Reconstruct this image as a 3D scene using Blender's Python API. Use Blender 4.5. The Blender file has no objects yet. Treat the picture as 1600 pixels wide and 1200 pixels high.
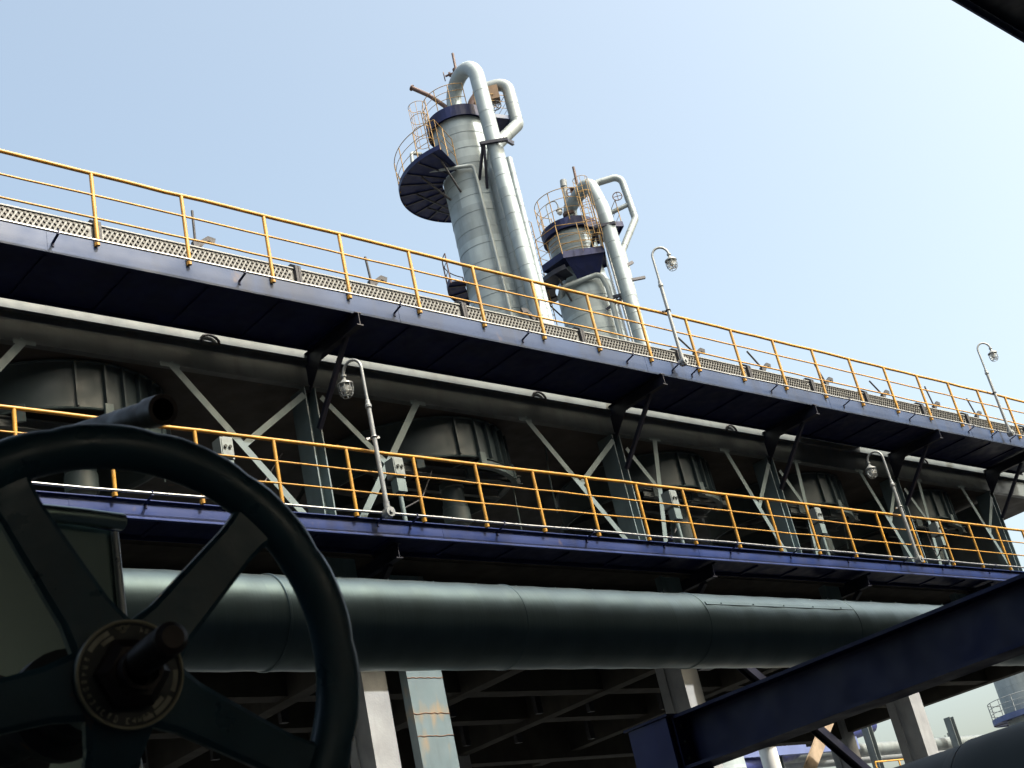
import bpy, math, random
from mathutils import Vector, Matrix, Quaternion
random.seed(7)
S = bpy.context.scene
COL = S.collection
R = math.radians
PI = math.pi

# ------------------------------------------------------------------ camera
cam_d = bpy.data.cameras.new('camera')
cam = bpy.data.objects.new('camera', cam_d)
COL.objects.link(cam)
right = Vector((0.74090825, -0.63860676, -0.20793356))
down = Vector((0.13009999, 0.44021445, -0.88841726))
fwd = Vector((0.65888463, 0.63118353, 0.40924126))
m = Matrix((right, -down, -fwd)).transposed().to_4x4()
cam.matrix_world = m
cam_d.sensor_width = 36.0
cam_d.lens = 48.62
cam_d.clip_start = 0.05
cam_d.clip_end = 5000
cam_d.dof.use_dof = True
cam_d.dof.focus_distance = 24.0
cam_d.dof.aperture_fstop = 26
S.camera = cam

# ------------------------------------------------------------------ light
SUN = Vector((0.40, -1.0, 1.30)).normalized()
elev = math.asin(SUN.z)
rot = math.atan2(SUN.x, SUN.y)
w = bpy.data.worlds.new('World')
S.world = w
w.use_nodes = True
nt = w.node_tree
sky = nt.nodes.new('ShaderNodeTexSky')
sky.sky_type = 'NISHITA'
sky.sun_disc = False
sky.sun_elevation = elev
sky.sun_rotation = rot
sky.air_density = 0.9
sky.dust_density = 8.0
sky.ozone_density = 0.2
sky.altitude = 50
bg = nt.nodes['Background']
tint = nt.nodes.new('ShaderNodeMix'); tint.data_type = 'RGBA'; tint.blend_type = 'MULTIPLY'; tint.inputs[0].default_value = 1.0
tint.inputs[7].default_value = (.985, .99, .845, 1)      # humid, milky summer sky: less blue
nt.links.new(sky.outputs[0], tint.inputs[6]); nt.links.new(tint.outputs[2], bg.inputs[0])
bg.inputs[1].default_value = 0.15
sd = bpy.data.lights.new('sun', 'SUN')
sd.energy = 2.1
sd.angle = R(0.5)
sd.color = (1.0, 0.98, 0.955)
so = bpy.data.objects.new('sun', sd)
COL.objects.link(so)
so.rotation_euler = (-SUN).to_track_quat('-Z', 'Y').to_euler()
so.location = (0, -20, 60)
S.view_settings.view_transform = 'Standard'
S.view_settings.look = 'None'
S.view_settings.exposure = 1.6
S.view_settings.gamma = 1

# ------------------------------------------------------------------ helpers
class MB:
    def __init__(s):
        s.v = []; s.f = []; s.sm = []; s.mi = []; s.cur = 0
    def add(s, vs, fs, smooth=False):
        b = len(s.v)
        s.v += [Vector(p) for p in vs]
        for f in fs:
            s.f.append([i + b for i in f]); s.sm.append(smooth); s.mi.append(s.cur)
    def bx(s, x0, x1, y0, y1, z0, z1):
        s.add([(x0,y0,z0),(x1,y0,z0),(x1,y1,z0),(x0,y1,z0),(x0,y0,z1),(x1,y0,z1),(x1,y1,z1),(x0,y1,z1)],
              [(0,3,2,1),(4,5,6,7),(0,1,5,4),(1,2,6,5),(2,3,7,6),(3,0,4,7)])
    def frame(s, p, q, up=(0,0,1)):
        d = (Vector(q) - Vector(p)).normalized()
        u = Vector(up)
        if abs(d.dot(u.normalized())) > 0.98: u = Vector((1,0,0)) if abs(d.x) < 0.9 else Vector((0,1,0))
        a = d.cross(u).normalized(); b = a.cross(d).normalized()
        return d, a, b
    def bar(s, p, q, wd, ht, up=(0,0,1), w2=None, h2=None):
        p = Vector(p); q = Vector(q); d, a, b = s.frame(p, q, up)
        w2 = wd if w2 is None else w2; h2 = ht if h2 is None else h2
        vs = [p + a*sx*wd/2 + b*sy*ht/2 for sx, sy in ((-1,-1),(1,-1),(1,1),(-1,1))]
        vs += [q + a*sx*w2/2 + b*sy*h2/2 for sx, sy in ((-1,-1),(1,-1),(1,1),(-1,1))]
        s.add(vs, [(0,1,2,3),(7,6,5,4),(0,4,5,1),(1,5,6,2),(2,6,7,3),(3,7,4,0)])
    def ibeam(s, p, q, h, b, tw, tf, up=(0,0,1)):
        p = Vector(p); q = Vector(q); d, a, u = s.frame(p, q, up)
        s.bar(p + u*(h-tf)/2, q + u*(h-tf)/2, b, tf, up)
        s.bar(p - u*(h-tf)/2, q - u*(h-tf)/2, b, tf, up)
        s.bar(p + d*0.001, q - d*0.001, tw, h-tf, up)
    def angle(s, p, q, wd, t, up=(0,0,1)):
        p = Vector(p); q = Vector(q); d, a, u = s.frame(p, q, up)
        s.bar(p + u*wd/2, q + u*wd/2, t, wd, up)
        s.bar(p + a*wd/2 + d*.001, q + a*wd/2 - d*.001, wd, t, up)
    def tube(s, pts, r, n=10, closed=False, caps=True):
        pts = [Vector(p) for p in pts]; N = len(pts)
        rr = r if isinstance(r, (list, tuple)) else [r]*N
        rings = []; a = None
        for i in range(N):
            if closed: t = (pts[(i+1) % N] - pts[i-1]).normalized()
            elif i == 0: t = (pts[1]-pts[0]).normalized()
            elif i == N-1: t = (pts[-1]-pts[-2]).normalized()
            else:
                t = ((pts[i+1]-pts[i]).normalized() + (pts[i]-pts[i-1]).normalized()).normalized()
            if a is None:
                u = Vector((0,0,1)) if abs(t.z) < .9 else Vector((1,0,0))
                a = t.cross(u).normalized()
            else:
                a = (a - t*a.dot(t)).normalized()
            b = t.cross(a)
            rings.append([pts[i] + (a*math.cos(2*PI*k/n) + b*math.sin(2*PI*k/n))*rr[i] for k in range(n)])
        vs = [p for rg in rings for p in rg]; fs = []
        for i in range(N if closed else N-1):
            j = (i+1) % N
            for k in range(n):
                fs.append((i*n+k, i*n+(k+1) % n, j*n+(k+1) % n, j*n+k))
        s.add(vs, fs, True)
        if caps and not closed:
            s.add(rings[0], [tuple(range(n))[::-1]]); s.add(rings[-1], [tuple(range(n))])
    def cyl(s, p, q, r, r2=None, n=20, caps=True):
        s.tube([p, q], [r, r if r2 is None else r2], n, caps=caps)
    def lathe(s, o, ax, prof, n=24, a0=0.0, a1=2*PI, smooth=True, ref=None):
        o = Vector(o); ax = Vector(ax).normalized()
        u = Vector(ref) if ref else (Vector((1,0,0)) if abs(ax.x) < .9 else Vector((0,1,0)))
        e1 = (u - ax*u.dot(ax)).normalized(); e2 = ax.cross(e1)
        full = abs(a1-a0-2*PI) < 1e-6; m_ = n if full else n+1
        for (h0, r0), (h1, r1) in zip(prof[:-1], prof[1:]):
            vs = []
            for h, r in ((h0, r0), (h1, r1)):
                for k in range(m_):
                    t = a0 + (a1-a0)*k/n
                    vs.append(o + ax*h + (e1*math.cos(t) + e2*math.sin(t))*r)
            s.add(vs, [(k, (k+1) % m_, m_+(k+1) % m_, m_+k) for k in range(n)], smooth)
    def prism(s, poly, dvec):
        n = len(poly); d = Vector(dvec); p = [Vector(q) for q in poly]
        s.add(p + [q+d for q in p], [tuple(range(n))[::-1], tuple(range(n, 2*n))] + [(k, (k+1) % n, n+(k+1) % n, n+k) for k in range(n)])
    def sector(s, c, r0, r1, a0, a1, z0, z1, n=32):
        full = abs(a1-a0) >= 2*PI-1e-6
        c = Vector((c[0], c[1], 0))
        for k in range(n):
            t0 = a0+(a1-a0)*k/n; t1 = a0+(a1-a0)*(k+1)/n
            P = []
            for z in (z0, z1):
                for t, r in ((t0, r0), (t0, r1), (t1, r1), (t1, r0)):
                    P.append(c + Vector((r*math.cos(t), r*math.sin(t), z)))
            fs = [(0,3,2,1), (4,5,6,7), (1,2,6,5), (3,0,4,7)]
            if not full and k == 0: fs.append((0,1,5,4))
            if not full and k == n-1: fs.append((2,3,7,6))
            s.add(P, fs)
    def sphere(s, c, r, n=14, m_=8):
        c = Vector(c)
        s.lathe(c, (0,0,1), [(-r*math.cos(PI*i/m_), max(1e-4, r*math.sin(PI*i/m_))) for i in range(m_+1)], n)
    def build(s, name, mat, parent=None):
        me = bpy.data.meshes.new(name)
        off = wloc(parent) if parent else Vector((0,0,0))
        me.from_pydata([tuple(p-off) for p in s.v], [], s.f)
        mats = mat if isinstance(mat, (list, tuple)) else [mat]
        for mm in mats: me.materials.append(mm)
        me.polygons.foreach_set('use_smooth', s.sm)
        me.polygons.foreach_set('material_index', s.mi)
        me.update()
        o = bpy.data.objects.new(name, me)
        COL.objects.link(o)
        if parent: o.parent = parent
        return o

def wloc(o):
    v = Vector(o.location)
    while o.parent:
        o = o.parent; v = v + Vector(o.location)
    return v
def tag(o, label, cat, group=None, kind=None):
    if label: o['label'] = label
    if cat: o['category'] = cat
    if group: o['group'] = group
    if kind: o['kind'] = kind
    return o
def thing(name, loc, label, cat, group=None):
    o = bpy.data.objects.new(name, None)
    o.empty_display_size = 0.2
    COL.objects.link(o); o.location = loc
    return tag(o, label, cat, group)
def dup(o, loc=None, label=None, parent=None):
    c = o.copy(); COL.objects.link(c); c.parent = parent
    if loc is not None: c.location = loc
    if label: c['label'] = label
    for ch in list(o.children): dup(ch, parent=c)
    return c
def arc(c, r, a0, a1, z, n=24):
    return [(c[0]+r*math.cos(a0+(a1-a0)*k/n), c[1]+r*math.sin(a0+(a1-a0)*k/n), z) for k in range(n+1)]
def fillet(pts, rad, n=8):
    pts = [Vector(p) for p in pts]; out = [pts[0]]
    for i in range(1, len(pts)-1):
        a, b, c = pts[i-1], pts[i], pts[i+1]
        u = (a-b); v = (c-b); rr = rad[i-1] if isinstance(rad, (list, tuple)) else rad
        th = u.angle(v); d = min(rr/math.tan(th/2), u.length*.49, v.length*.49)
        p = b+u.normalized()*d; q = b+v.normalized()*d
        r_ = d*math.tan(th/2)
        bis = (u.normalized()+v.normalized()).normalized(); cc = b+bis*(r_/math.sin(th/2))
        e1 = (p-cc); e2 = (q-cc); ang = e1.angle(e2)
        for k in range(n+1):
            t = k/n
            out.append(cc + (e1*math.sin((1-t)*ang) + e2*math.sin(t*ang))/math.sin(ang))
    out.append(pts[-1]); return out

# ------------------------------------------------------------------ materials
def mat(name, base, rough=.5, metal=0., var=.18, scale=3., stain=0., rust=0., rustcol=(.16,.06,.02), bump=.0, bscale=40., spec=.5, rvar=.12, streak=True, coat=0.):
    M = bpy.data.materials.new(name); M.use_nodes = True
    t = M.node_tree; L = t.links; N = t.nodes; b = N['Principled BSDF']
    tc = N.new('ShaderNodeTexCoord')
    def noise(sc, det=5, mp=None):
        n = N.new('ShaderNodeTexNoise'); n.inputs['Scale'].default_value = sc; n.inputs['Detail'].default_value = det
        src = tc.outputs['Object']
        if mp:
            mm = N.new('ShaderNodeMapping'); mm.inputs['Scale'].default_value = mp
            L.new(src, mm.inputs['Vector']); src = mm.outputs[0]
        L.new(src, n.inputs['Vector']); return n.outputs['Fac']
    def ramp(f, a, c0, b_, c1):
        r = N.new('ShaderNodeMapRange'); r.inputs['From Min'].default_value = a; r.inputs['From Max'].default_value = b_
        r.inputs['To Min'].default_value = c0; r.inputs['To Max'].default_value = c1
        L.new(f, r.inputs['Value']); return r.outputs[0]
    def mix(f, A, B, mode='MIX'):
        x = N.new('ShaderNodeMix'); x.data_type = 'RGBA'; x.blend_type = mode
        if hasattr(f, 'node'): L.new(f, x.inputs[0])
        else: x.inputs[0].default_value = f
        for i, q in ((6, A), (7, B)):
            if hasattr(q, 'node'): L.new(q, x.inputs[i])
            else: x.inputs[i].default_value = (*q, 1)
        return x.outputs[2]
    n1 = noise(scale, 6)
    lo = tuple(c*(1-var) for c in base); hi = tuple(min(1, c*(1+var)) for c in base)
    col = mix(ramp(n1, .3, 0, .7, 1), lo, hi)
    if stain:
        n2 = noise(scale*1.7, 6, (1.6, 1.6, .22) if streak else (1, 1, 1))
        col = mix(ramp(n2, .52, 0, .75, stain), col, tuple(c*.45+.012 for c in base))
    if rust:
        n3 = noise(scale*2.3, 8, (1, 1, .6))
        col = mix(ramp(n3, .72-rust*.25, 0, .80-rust*.2, 1), col, rustcol)
    L.new(col, b.inputs['Base Color'])
    L.new(ramp(noise(scale*2.1, 4), .3, max(.02, rough-rvar), .7, min(1, rough+rvar)), b.inputs['Roughness'])
    b.inputs['Metallic'].default_value = metal
    b.inputs['Specular IOR Level'].default_value = spec
    if coat: b.inputs['Coat Weight'].default_value = coat
    if bump:
        bp = N.new('ShaderNodeBump'); bp.inputs['Strength'].default_value = bump; bp.inputs['Distance'].default_value = .01
        L.new(noise(bscale, 4), bp.inputs['Height']); L.new(bp.outputs[0], b.inputs['Normal'])
    return M

M = {}
M['yellow_dull'] = mat('dull_yellow_paint', (.26,.15,.035), .55, var=.2, stain=.5, rust=.2)
M['yellow'] = mat('yellow_paint', (.40,.20,.018), .45, var=.2, stain=.7, rust=.22, rustcol=(.12,.055,.02))
M['blue'] = mat('blue_paint', (.013,.028,.110), .45, spec=.35, var=.25, stain=.8, rust=.22, rustcol=(.10,.07,.06), scale=1.1, bump=.1)
M['blue_faded'] = mat('faded_blue_paint', (.022,.043,.100), .5, spec=.3, var=.22, stain=.8, rust=.18, rustcol=(.12,.09,.08), scale=1.0, bump=.1)
M['navy'] = mat('navy_paint', (.007,.012,.056), .5, spec=.25, var=.25, stain=.4, scale=2)
M['navy_dark'] = mat('dark_navy_paint', (.006,.007,.020), .5, var=.3, stain=.3, scale=2)
M['steel_col'] = mat('column_paint', (.11,.155,.17), .42, var=.2, stain=.5, rust=.05, scale=2)
M['steel_grey'] = mat('grey_green_paint', (.088,.105,.11), .5, var=.2, stain=.5, rust=.05, scale=2)
M['steel_light'] = mat('pale_grey_paint', (.105,.145,.15), .5, var=.15, stain=.5, rust=.12, scale=4)
M['fan'] = mat('fan_ring_paint', (.058,.082,.088), .42, var=.2, stain=.5, scale=2.2)
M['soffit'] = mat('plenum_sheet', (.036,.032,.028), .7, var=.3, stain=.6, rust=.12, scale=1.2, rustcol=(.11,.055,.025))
M['header'] = mat('header_box_paint', (.165,.17,.165), .55, var=.15, stain=.5, rust=.12, scale=5)
M['plug'] = mat('plug_steel', (.05,.048,.045), .6, metal=.3, var=.3, rust=.15, scale=30)
M['dark_iron'] = mat('dark_iron', (.026,.026,.030), .65, metal=.2, var=.3, rust=.12, scale=8)
M['galv'] = mat('galvanised_tube', (.42,.43,.44), .34, metal=.85, var=.12, stain=.25, scale=6)
M['lamp_grey'] = mat('lamp_grey_paint', (.22,.235,.24), .4, metal=.2, var=.12, stain=.4, scale=8)
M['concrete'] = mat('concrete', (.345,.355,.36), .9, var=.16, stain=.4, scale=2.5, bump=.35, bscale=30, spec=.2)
M['concrete_dark'] = mat('shaded_concrete', (.055,.05,.042), .9, var=.22, stain=.6, scale=1.5, bump=.3, spec=.2)  # soffit and beam shade put into a darker concrete colour
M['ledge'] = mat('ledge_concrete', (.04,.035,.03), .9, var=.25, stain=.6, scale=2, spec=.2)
M['pale_blue'] = mat('pale_blue_steel', (.145,.195,.212), .5, var=.1, stain=.35, rust=.0, scale=3)
M['rust'] = mat('rust', (.20,.10,.05), .85, var=.35, scale=9, bump=.3)
M['brown_pipe'] = mat('rusty_primer_pipe', (.085,.05,.045), .65, var=.3, stain=.4, rust=.2, scale=6)
M['ground'] = mat('gravel_ground', (.085,.088,.09), .95, var=.3, scale=.8, bump=.5, bscale=12, spec=.2, streak=False)
M['asphalt'] = mat('asphalt', (.04,.041,.042), .9, var=.25, scale=1.2, bump=.3, bscale=60, spec=.3, streak=False)
M['teal'] = mat('teal_valve_paint', (.012,.042,.060), .36, var=.2, stain=.4, scale=14, bump=.05, bscale=60, rust=.03)
M['stem'] = mat('greasy_stem', (.020,.011,.009), .5, metal=.3, var=.4, scale=20)
M['cream'] = mat('cream_plate', (.33,.30,.22), .55, var=.2, stain=.5, scale=60)
M['black'] = mat('black_plate', (.012,.012,.011), .5, var=.3, scale=40)
M['brass'] = mat('brass_trim', (.25,.225,.155), .5, metal=.2, var=.2, scale=40)
M['timber'] = mat('weathered_plank', (.42,.32,.22), .85, var=.25, stain=.5, scale=5)
M['button'] = mat('black_button', (.015,.02,.018), .4, var=.1)
M['navy_post'] = mat('blue_post_paint', (.018,.026,.11), .5, spec=.3, var=.2, stain=.4, scale=2)
M['brown_box'] = mat('brown_box_paint', (.14,.085,.045), .6, var=.2, stain=.4, scale=3)
M['seam'] = mat('cladding_seam', (.20,.235,.25), .6, metal=.3, var=.3, scale=4)
M['box_grey'] = mat('weathered_box_paint', (.15,.175,.175), .5, var=.2, stain=.6, rust=.1, scale=9)
M['blocker'] = mat('light_blocker_sheet', (.075,.08,.085), .7, var=.2, stain=.4, scale=1)  # for the unseen light-blocking walls behind and beside the camera
M['far_steel'] = mat('distant_grey_paint', (.22,.24,.25), .6, var=.12, scale=1)
M['far_blue'] = mat('distant_blue_paint', (.06,.085,.20), .6, var=.15, scale=1)
M['white'] = mat('white_paint', (.62,.62,.60), .55, var=.1, stain=.3, scale=3)

def cladding(name, base, metal, rough, band, seg, tone=.16, stain=.4, axis='Z', rvar=.06, streaks=False):
    """sheet-metal cladding: each wrapped sheet has its own tone, plus drips and dull patches"""
    A = mat(name, base, rough, metal=metal, var=.10, stain=stain, scale=1.4, rvar=rvar)
    t = A.node_tree; N = t.nodes; L = t.links; b = N['Principled BSDF']
    tc = N.new('ShaderNodeTexCoord'); sp = N.new('ShaderNodeSeparateXYZ'); L.new(tc.outputs['Object'], sp.inputs[0])
    ax, p, q = {'Z': ('Z','X','Y'), 'X': ('X','Y','Z')}[axis]
    def mth(op, a, v=None):
        x = N.new('ShaderNodeMath'); x.operation = op
        for i, k in enumerate((a, v)):
            if k is None: continue
            if hasattr(k, 'node'): L.new(k, x.inputs[i])
            else: x.inputs[i].default_value = k
        return x.outputs[0]
    row = mth('FLOOR', mth('DIVIDE', sp.outputs[ax], band))
    an = mth('ARCTAN2', sp.outputs[p], sp.outputs[q])
    sg = mth('FLOOR', mth('MULTIPLY', mth('ADD', an, mth('MULTIPLY', row, 1.3)), seg/(2*PI)))
    cb = N.new('ShaderNodeCombineXYZ'); L.new(row, cb.inputs[0]); L.new(sg, cb.inputs[1])
    wn = N.new('ShaderNodeTexWhiteNoise'); wn.noise_dimensions = '2D'; L.new(cb.outputs[0], wn.inputs['Vector'])
    mr = N.new('ShaderNodeMapRange'); L.new(wn.outputs['Value'], mr.inputs['Value'])
    mr.inputs['To Min'].default_value = 1-tone; mr.inputs['To Max'].default_value = 1.0+tone*.4
    old = b.inputs['Base Color'].links[0].from_socket
    mx = N.new('ShaderNodeMix'); mx.data_type = 'RGBA'; mx.blend_type = 'MULTIPLY'; mx.inputs[0].default_value = 1
    L.new(old, mx.inputs[6]); L.new(mr.outputs[0], mx.inputs[7]); L.new(mx.outputs[2], b.inputs['Base Color'])
    if streaks:      # fine wrap lines round the pipe and shallow dents
        n = N.new('ShaderNodeTexNoise'); n.inputs['Scale'].default_value = 1.0; n.inputs['Detail'].default_value = 5
        mp = N.new('ShaderNodeMapping'); mp.inputs['Scale'].default_value = (38, 1.2, 1.2); L.new(tc.outputs['Object'], mp.inputs[0]); L.new(mp.outputs[0], n.inputs['Vector'])
        n2 = N.new('ShaderNodeTexNoise'); n2.inputs['Scale'].default_value = 2.2; L.new(tc.outputs['Object'], n2.inputs['Vector'])
        ad = mth('ADD', n.outputs['Fac'], n2.outputs['Fac'])
        bp = N.new('ShaderNodeBump'); bp.inputs['Strength'].default_value = .22; bp.inputs['Distance'].default_value = .012
        L.new(ad, bp.inputs['Height']); L.new(bp.outputs[0], b.inputs['Normal'])
    return A
M['clad_tower'] = cladding('tower_cladding', (.27,.32,.345), .3, .58, .82, 5, tone=.22)
M['clad_pipe'] = cladding('galvanised_pipe_cladding', (.15,.21,.225), .88, .40, 3.3, 1, tone=.1, axis='X', stain=.25, rvar=.025, streaks=True)
M['clad_box'] = cladding('dull_box_cladding', (.30,.385,.37), .92, .33, 5, 2, tone=.0, axis='X')
M['elbow'] = cladding('dark_elbow_cladding', (.005,.014,.015), .0, .6, 5, 1, tone=.05, axis='X')
M['clad_white'] = cladding('pale_cladding', (.235,.268,.28), .3, .54, .9, 1, tone=.08)

G = bpy.data.materials.new('lamp_glass'); G.use_nodes = True
gb = G.node_tree.nodes['Principled BSDF']
gb.inputs['Base Color'].default_value = (.9,.92,.9,1); gb.inputs['Roughness'].default_value = .15
gb.inputs['Transmission Weight'].default_value = .75; gb.inputs['IOR'].default_value = 1.3
M['glass'] = G

# pale-blue pillar: rust runs below its weld seams
def pillar_rust():
    t = M['pale_blue'].node_tree; N = t.nodes; L = t.links; b = N['Principled BSDF']
    tc = N.new('ShaderNodeTexCoord'); n = N.new('ShaderNodeTexNoise'); n.inputs['Scale'].default_value = 5; n.inputs['Detail'].default_value = 7
    mp = N.new('ShaderNodeMapping'); mp.inputs['Scale'].default_value = (1.5,1.5,.4)
    L.new(tc.outputs['Object'], mp.inputs[0]); L.new(mp.outputs[0], n.inputs['Vector'])
    sp = N.new('ShaderNodeSeparateXYZ'); L.new(tc.outputs['Object'], sp.inputs[0])
    wv = N.new('ShaderNodeMath'); wv.operation = 'PINGPONG'
    ad = N.new('ShaderNodeMath'); ad.operation = 'SUBTRACT'; L.new(sp.outputs['Z'], ad.inputs[0]); ad.inputs[1].default_value = PIL_SEAM
    L.new(ad.outputs[0], wv.inputs[0]); wv.inputs[1].default_value = .9
    mr = N.new('ShaderNodeMapRange'); L.new(wv.outputs[0], mr.inputs['Value'])
    mr.inputs['From Min'].default_value = .0; mr.inputs['From Max'].default_value = .20; mr.inputs['To Min'].default_value = .20; mr.inputs['To Max'].default_value = -.05
    a2 = N.new('ShaderNodeMath'); a2.operation = 'ADD'; L.new(n.outputs['Fac'], a2.inputs[0]); L.new(mr.outputs[0], a2.inputs[1])
    r2 = N.new('ShaderNodeMapRange'); L.new(a2.outputs[0], r2.inputs['Value']); r2.inputs['From Min'].default_value = .50; r2.inputs['From Max'].default_value = .74; r2.inputs['To Max'].default_value = .85
    old = b.inputs['Base Color'].links[0].from_socket
    mx = N.new('ShaderNodeMix'); mx.data_type = 'RGBA'; L.new(r2.outputs[0], mx.inputs[0]); L.new(old, mx.inputs[6]); mx.inputs[7].default_value = (.30,.225,.135,1)
    L.new(mx.outputs[2], b.inputs['Base Color'])
GZ = -2.0
PIL_SEAM = 4.27 - GZ
pillar_rust()

# ------------------------------------------------------------------ ground
g = MB(); g.add([(-900,-900,GZ),(1100,-900,GZ),(1100,1100,GZ),(-900,1100,GZ)], [(0,1,2,3)])
tag(g.build('ground', M['ground']), None, None, kind='structure')
g = MB(); g.bx(-200, 300, 4.5, 13.5, GZ-.1, GZ+.012)
tag(g.build('road', M['asphalt']), None, None, kind='structure')

# ------------------------------------------------------------------ concrete support frame
X1 = 34.0
CX = [5.4, 12.43, 19.5, 26.55, 33.6]
YB = 24.2
fr = thing('concrete_frame', (19.5, 20, GZ), 'pale concrete column and beam frame with dark soffit carrying the fan deck above it', 'frame')
fr_col = None
for x in CX:
    for y in (16.0, 22.6):
        if x == 33.6 and y == 16.0: x_ = 33.3
        else: x_ = x
        c = MB()
        c.bx(x_-.22, x_+.22, y, y+.30, GZ, 5.99)
        c.bx(x_-.19, x_+.19, y+.302, y+.40, GZ, 5.98)
        c.bx(x_-.215, x_+.215, y+.402, y+.60, GZ, 5.97)
        c.build('column', M['concrete'], fr)
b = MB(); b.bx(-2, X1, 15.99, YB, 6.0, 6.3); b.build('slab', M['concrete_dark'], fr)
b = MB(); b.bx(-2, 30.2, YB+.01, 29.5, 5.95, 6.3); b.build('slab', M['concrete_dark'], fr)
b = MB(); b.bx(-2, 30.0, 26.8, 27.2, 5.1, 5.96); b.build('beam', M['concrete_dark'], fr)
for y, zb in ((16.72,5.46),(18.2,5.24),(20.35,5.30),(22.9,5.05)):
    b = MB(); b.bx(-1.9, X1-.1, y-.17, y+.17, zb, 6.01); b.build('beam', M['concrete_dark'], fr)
xs = []
for a_, b_ in zip(CX[:-1], CX[1:]): xs += [a_, (a_+b_)/2]
for x in [1.9] + xs + [33.72]:
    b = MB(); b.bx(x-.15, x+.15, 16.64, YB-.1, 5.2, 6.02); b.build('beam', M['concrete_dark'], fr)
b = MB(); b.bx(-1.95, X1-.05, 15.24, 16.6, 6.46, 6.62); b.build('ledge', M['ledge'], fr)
for x in [x + .3 for x in xs] + [x - 1.1 for x in xs]:
    for y in (18.9, 21.1):
        b = MB(); b.bar((x, y, 6.0), (x, y, 5.05), .1, .14); b.build('hanger', M['dark_iron'], fr)

# pale blue steel pillar beside the first concrete column
pl = thing('steel_pillar', (13.13, 15.78, GZ), 'pale blue flat steel pillar with rusty weld seams beside the first concrete column', 'pillar')
b = MB(); b.bx(12.80, 13.47, 15.70, 15.87, GZ, 6.40); b.build('shaft', M['pale_blue'], pl)
for z in (4.80, 4.26, 3.93, 2.9):
    b = MB(); b.tube([(12.795+.68*k/12, 15.697, z+random.uniform(-.012,.012)) for k in range(13)], .006, 6); b.build('weld_seam', M['rust'], pl)

# ------------------------------------------------------------------ steel fan-deck structure
st = thing('fan_deck_frame', (19, 20, 6.6), 'grey steel frame of columns, braces and girder holding up the fans', 'steel frame')
SX = [5.10, 12.15, 19.2, 24.02, 28.88, 33.35]
for i, x in enumerate(SX):
    for y in (16.16, 23.6):
        c = MB(); c.ibeam((x, y+.05, 6.6), (x, y+.05, 9.655), .22, .40, .014, .022, up=(1,0,0)); c.build('column', M['steel_col'], st)
XG = 36.6
# front girder (channel, web faces the camera)
b = MB()
b.bx(-2, XG, 16.00, 16.04, 10.181, 10.755)
b.bx(-2, XG, 16.09, 16.11, 9.684, 10.186)
b.bx(-2, XG, 16.003, 16.108, 10.187, 10.20)
b.bx(-2, XG, 15.995, 16.12, 9.66, 9.685)
b.build('girder', M['steel_grey'], st)
b = MB()
for k in range(4): b.bx(-2, XG-.1, 16.33, YB-.1, 11.05+.2*k, 11.17+.2*k)
b.build('tube_bundle', M['header'], st)
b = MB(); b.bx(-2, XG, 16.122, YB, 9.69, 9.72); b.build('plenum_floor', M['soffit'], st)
b = MB(); b.bx(XG-.02, XG+.02, 16.05, YB, 9.705, 10.7); b.build('plenum_end_wall', M['steel_grey'], st)
b = MB(); b.bx(-2, XG, YB, YB+.03, 9.66, 10.75); b.build('rear_girder', M['steel_grey'], st)
# braces: one long leg to the girder and a short one back to the column
BR = {5.10: (None, 2.35), 12.15: (-2.5, 2.15), 19.2: (-2.42, 1.06), 24.02: (-1.6, .85), 28.88: (-1.6, .9), 33.35: (-1.6, None)}
for x, (l, r) in BR.items():
    for dx in (l, r):
        if dx is None: continue
        sg = 1 if dx > 0 else -1
        p = Vector((x+dx, 15.95, 9.67)); q = Vector((x+sg*.55, 15.95, 7.42)); q = q + (q-p).normalized()*.9
        b = MB(); b.bar(p, q, .012, .125, up=(0,1,0)); b.bar(p+Vector((0,.032,0)), q+Vector((0,.032,0)), .05, .012, up=(0,1,0))
        b2 = MB()
        d, a, u = b2.frame(p, q, (0,1,0))
        b2.bar(p, q, .115, .012, up=(0,1,0)); b2.bar(p+a*.05+u*.034, q+a*.05+u*.034, .012, .055, up=(0,1,0))
        b2.bx(min(p.x, p.x+sg*.0)-.16, p.x+.16, 15.946, 15.958, 9.60, 9.67)
        b2.build('brace', M['steel_light'], st)
        mid = p + (q-p)*.42 if abs(dx) > 1.2 else p + (q-p)*.36
        s0 = Vector((x+sg*.16, 15.968, 9.48 if abs(dx) > 1.2 else 9.35))
        b3 = MB(); b3.bar(s0, mid + Vector((0,.018,0)), .10, .012, up=(0,1,0)); b3.build('brace', M['steel_light'], st)
        # the same pair on the rear column row, seen as thin dark lines
        b4 = MB(); dY = Vector((0, 3.4, 0)); b4.bar(p+dY, q+dY, .06, .06, up=(0,1,0)); b4.build('rear_brace', M['steel_grey'], st)
for x in (10.4, 17.3, 22.9, 30.4):
    b = MB(); b.tube([(x+.16*math.cos(t), 15.965, 10.15+.13*math.sin(t)) for t in [PI*k/8 for k in range(9)]], .022, 8); b.build('lifting_lug', M['dark_iron'], st)
b = MB(); b.bx(X1-.2, X1-.17, 16.5, YB-.2, 6.62, 9.65); b.build('end_panel', M['steel_grey'], st)
# floor of the fan deck behind the lower walkway (dark gratings and pipes between columns)
for y in (18.2, 20.4, 22.4):
    b = MB(); b.ibeam((-1.8, y, 6.9), (X1-.2, y, 6.9), .3, .2, .012, .018); b.build('cross_beam', M['steel_grey'], st)

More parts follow.
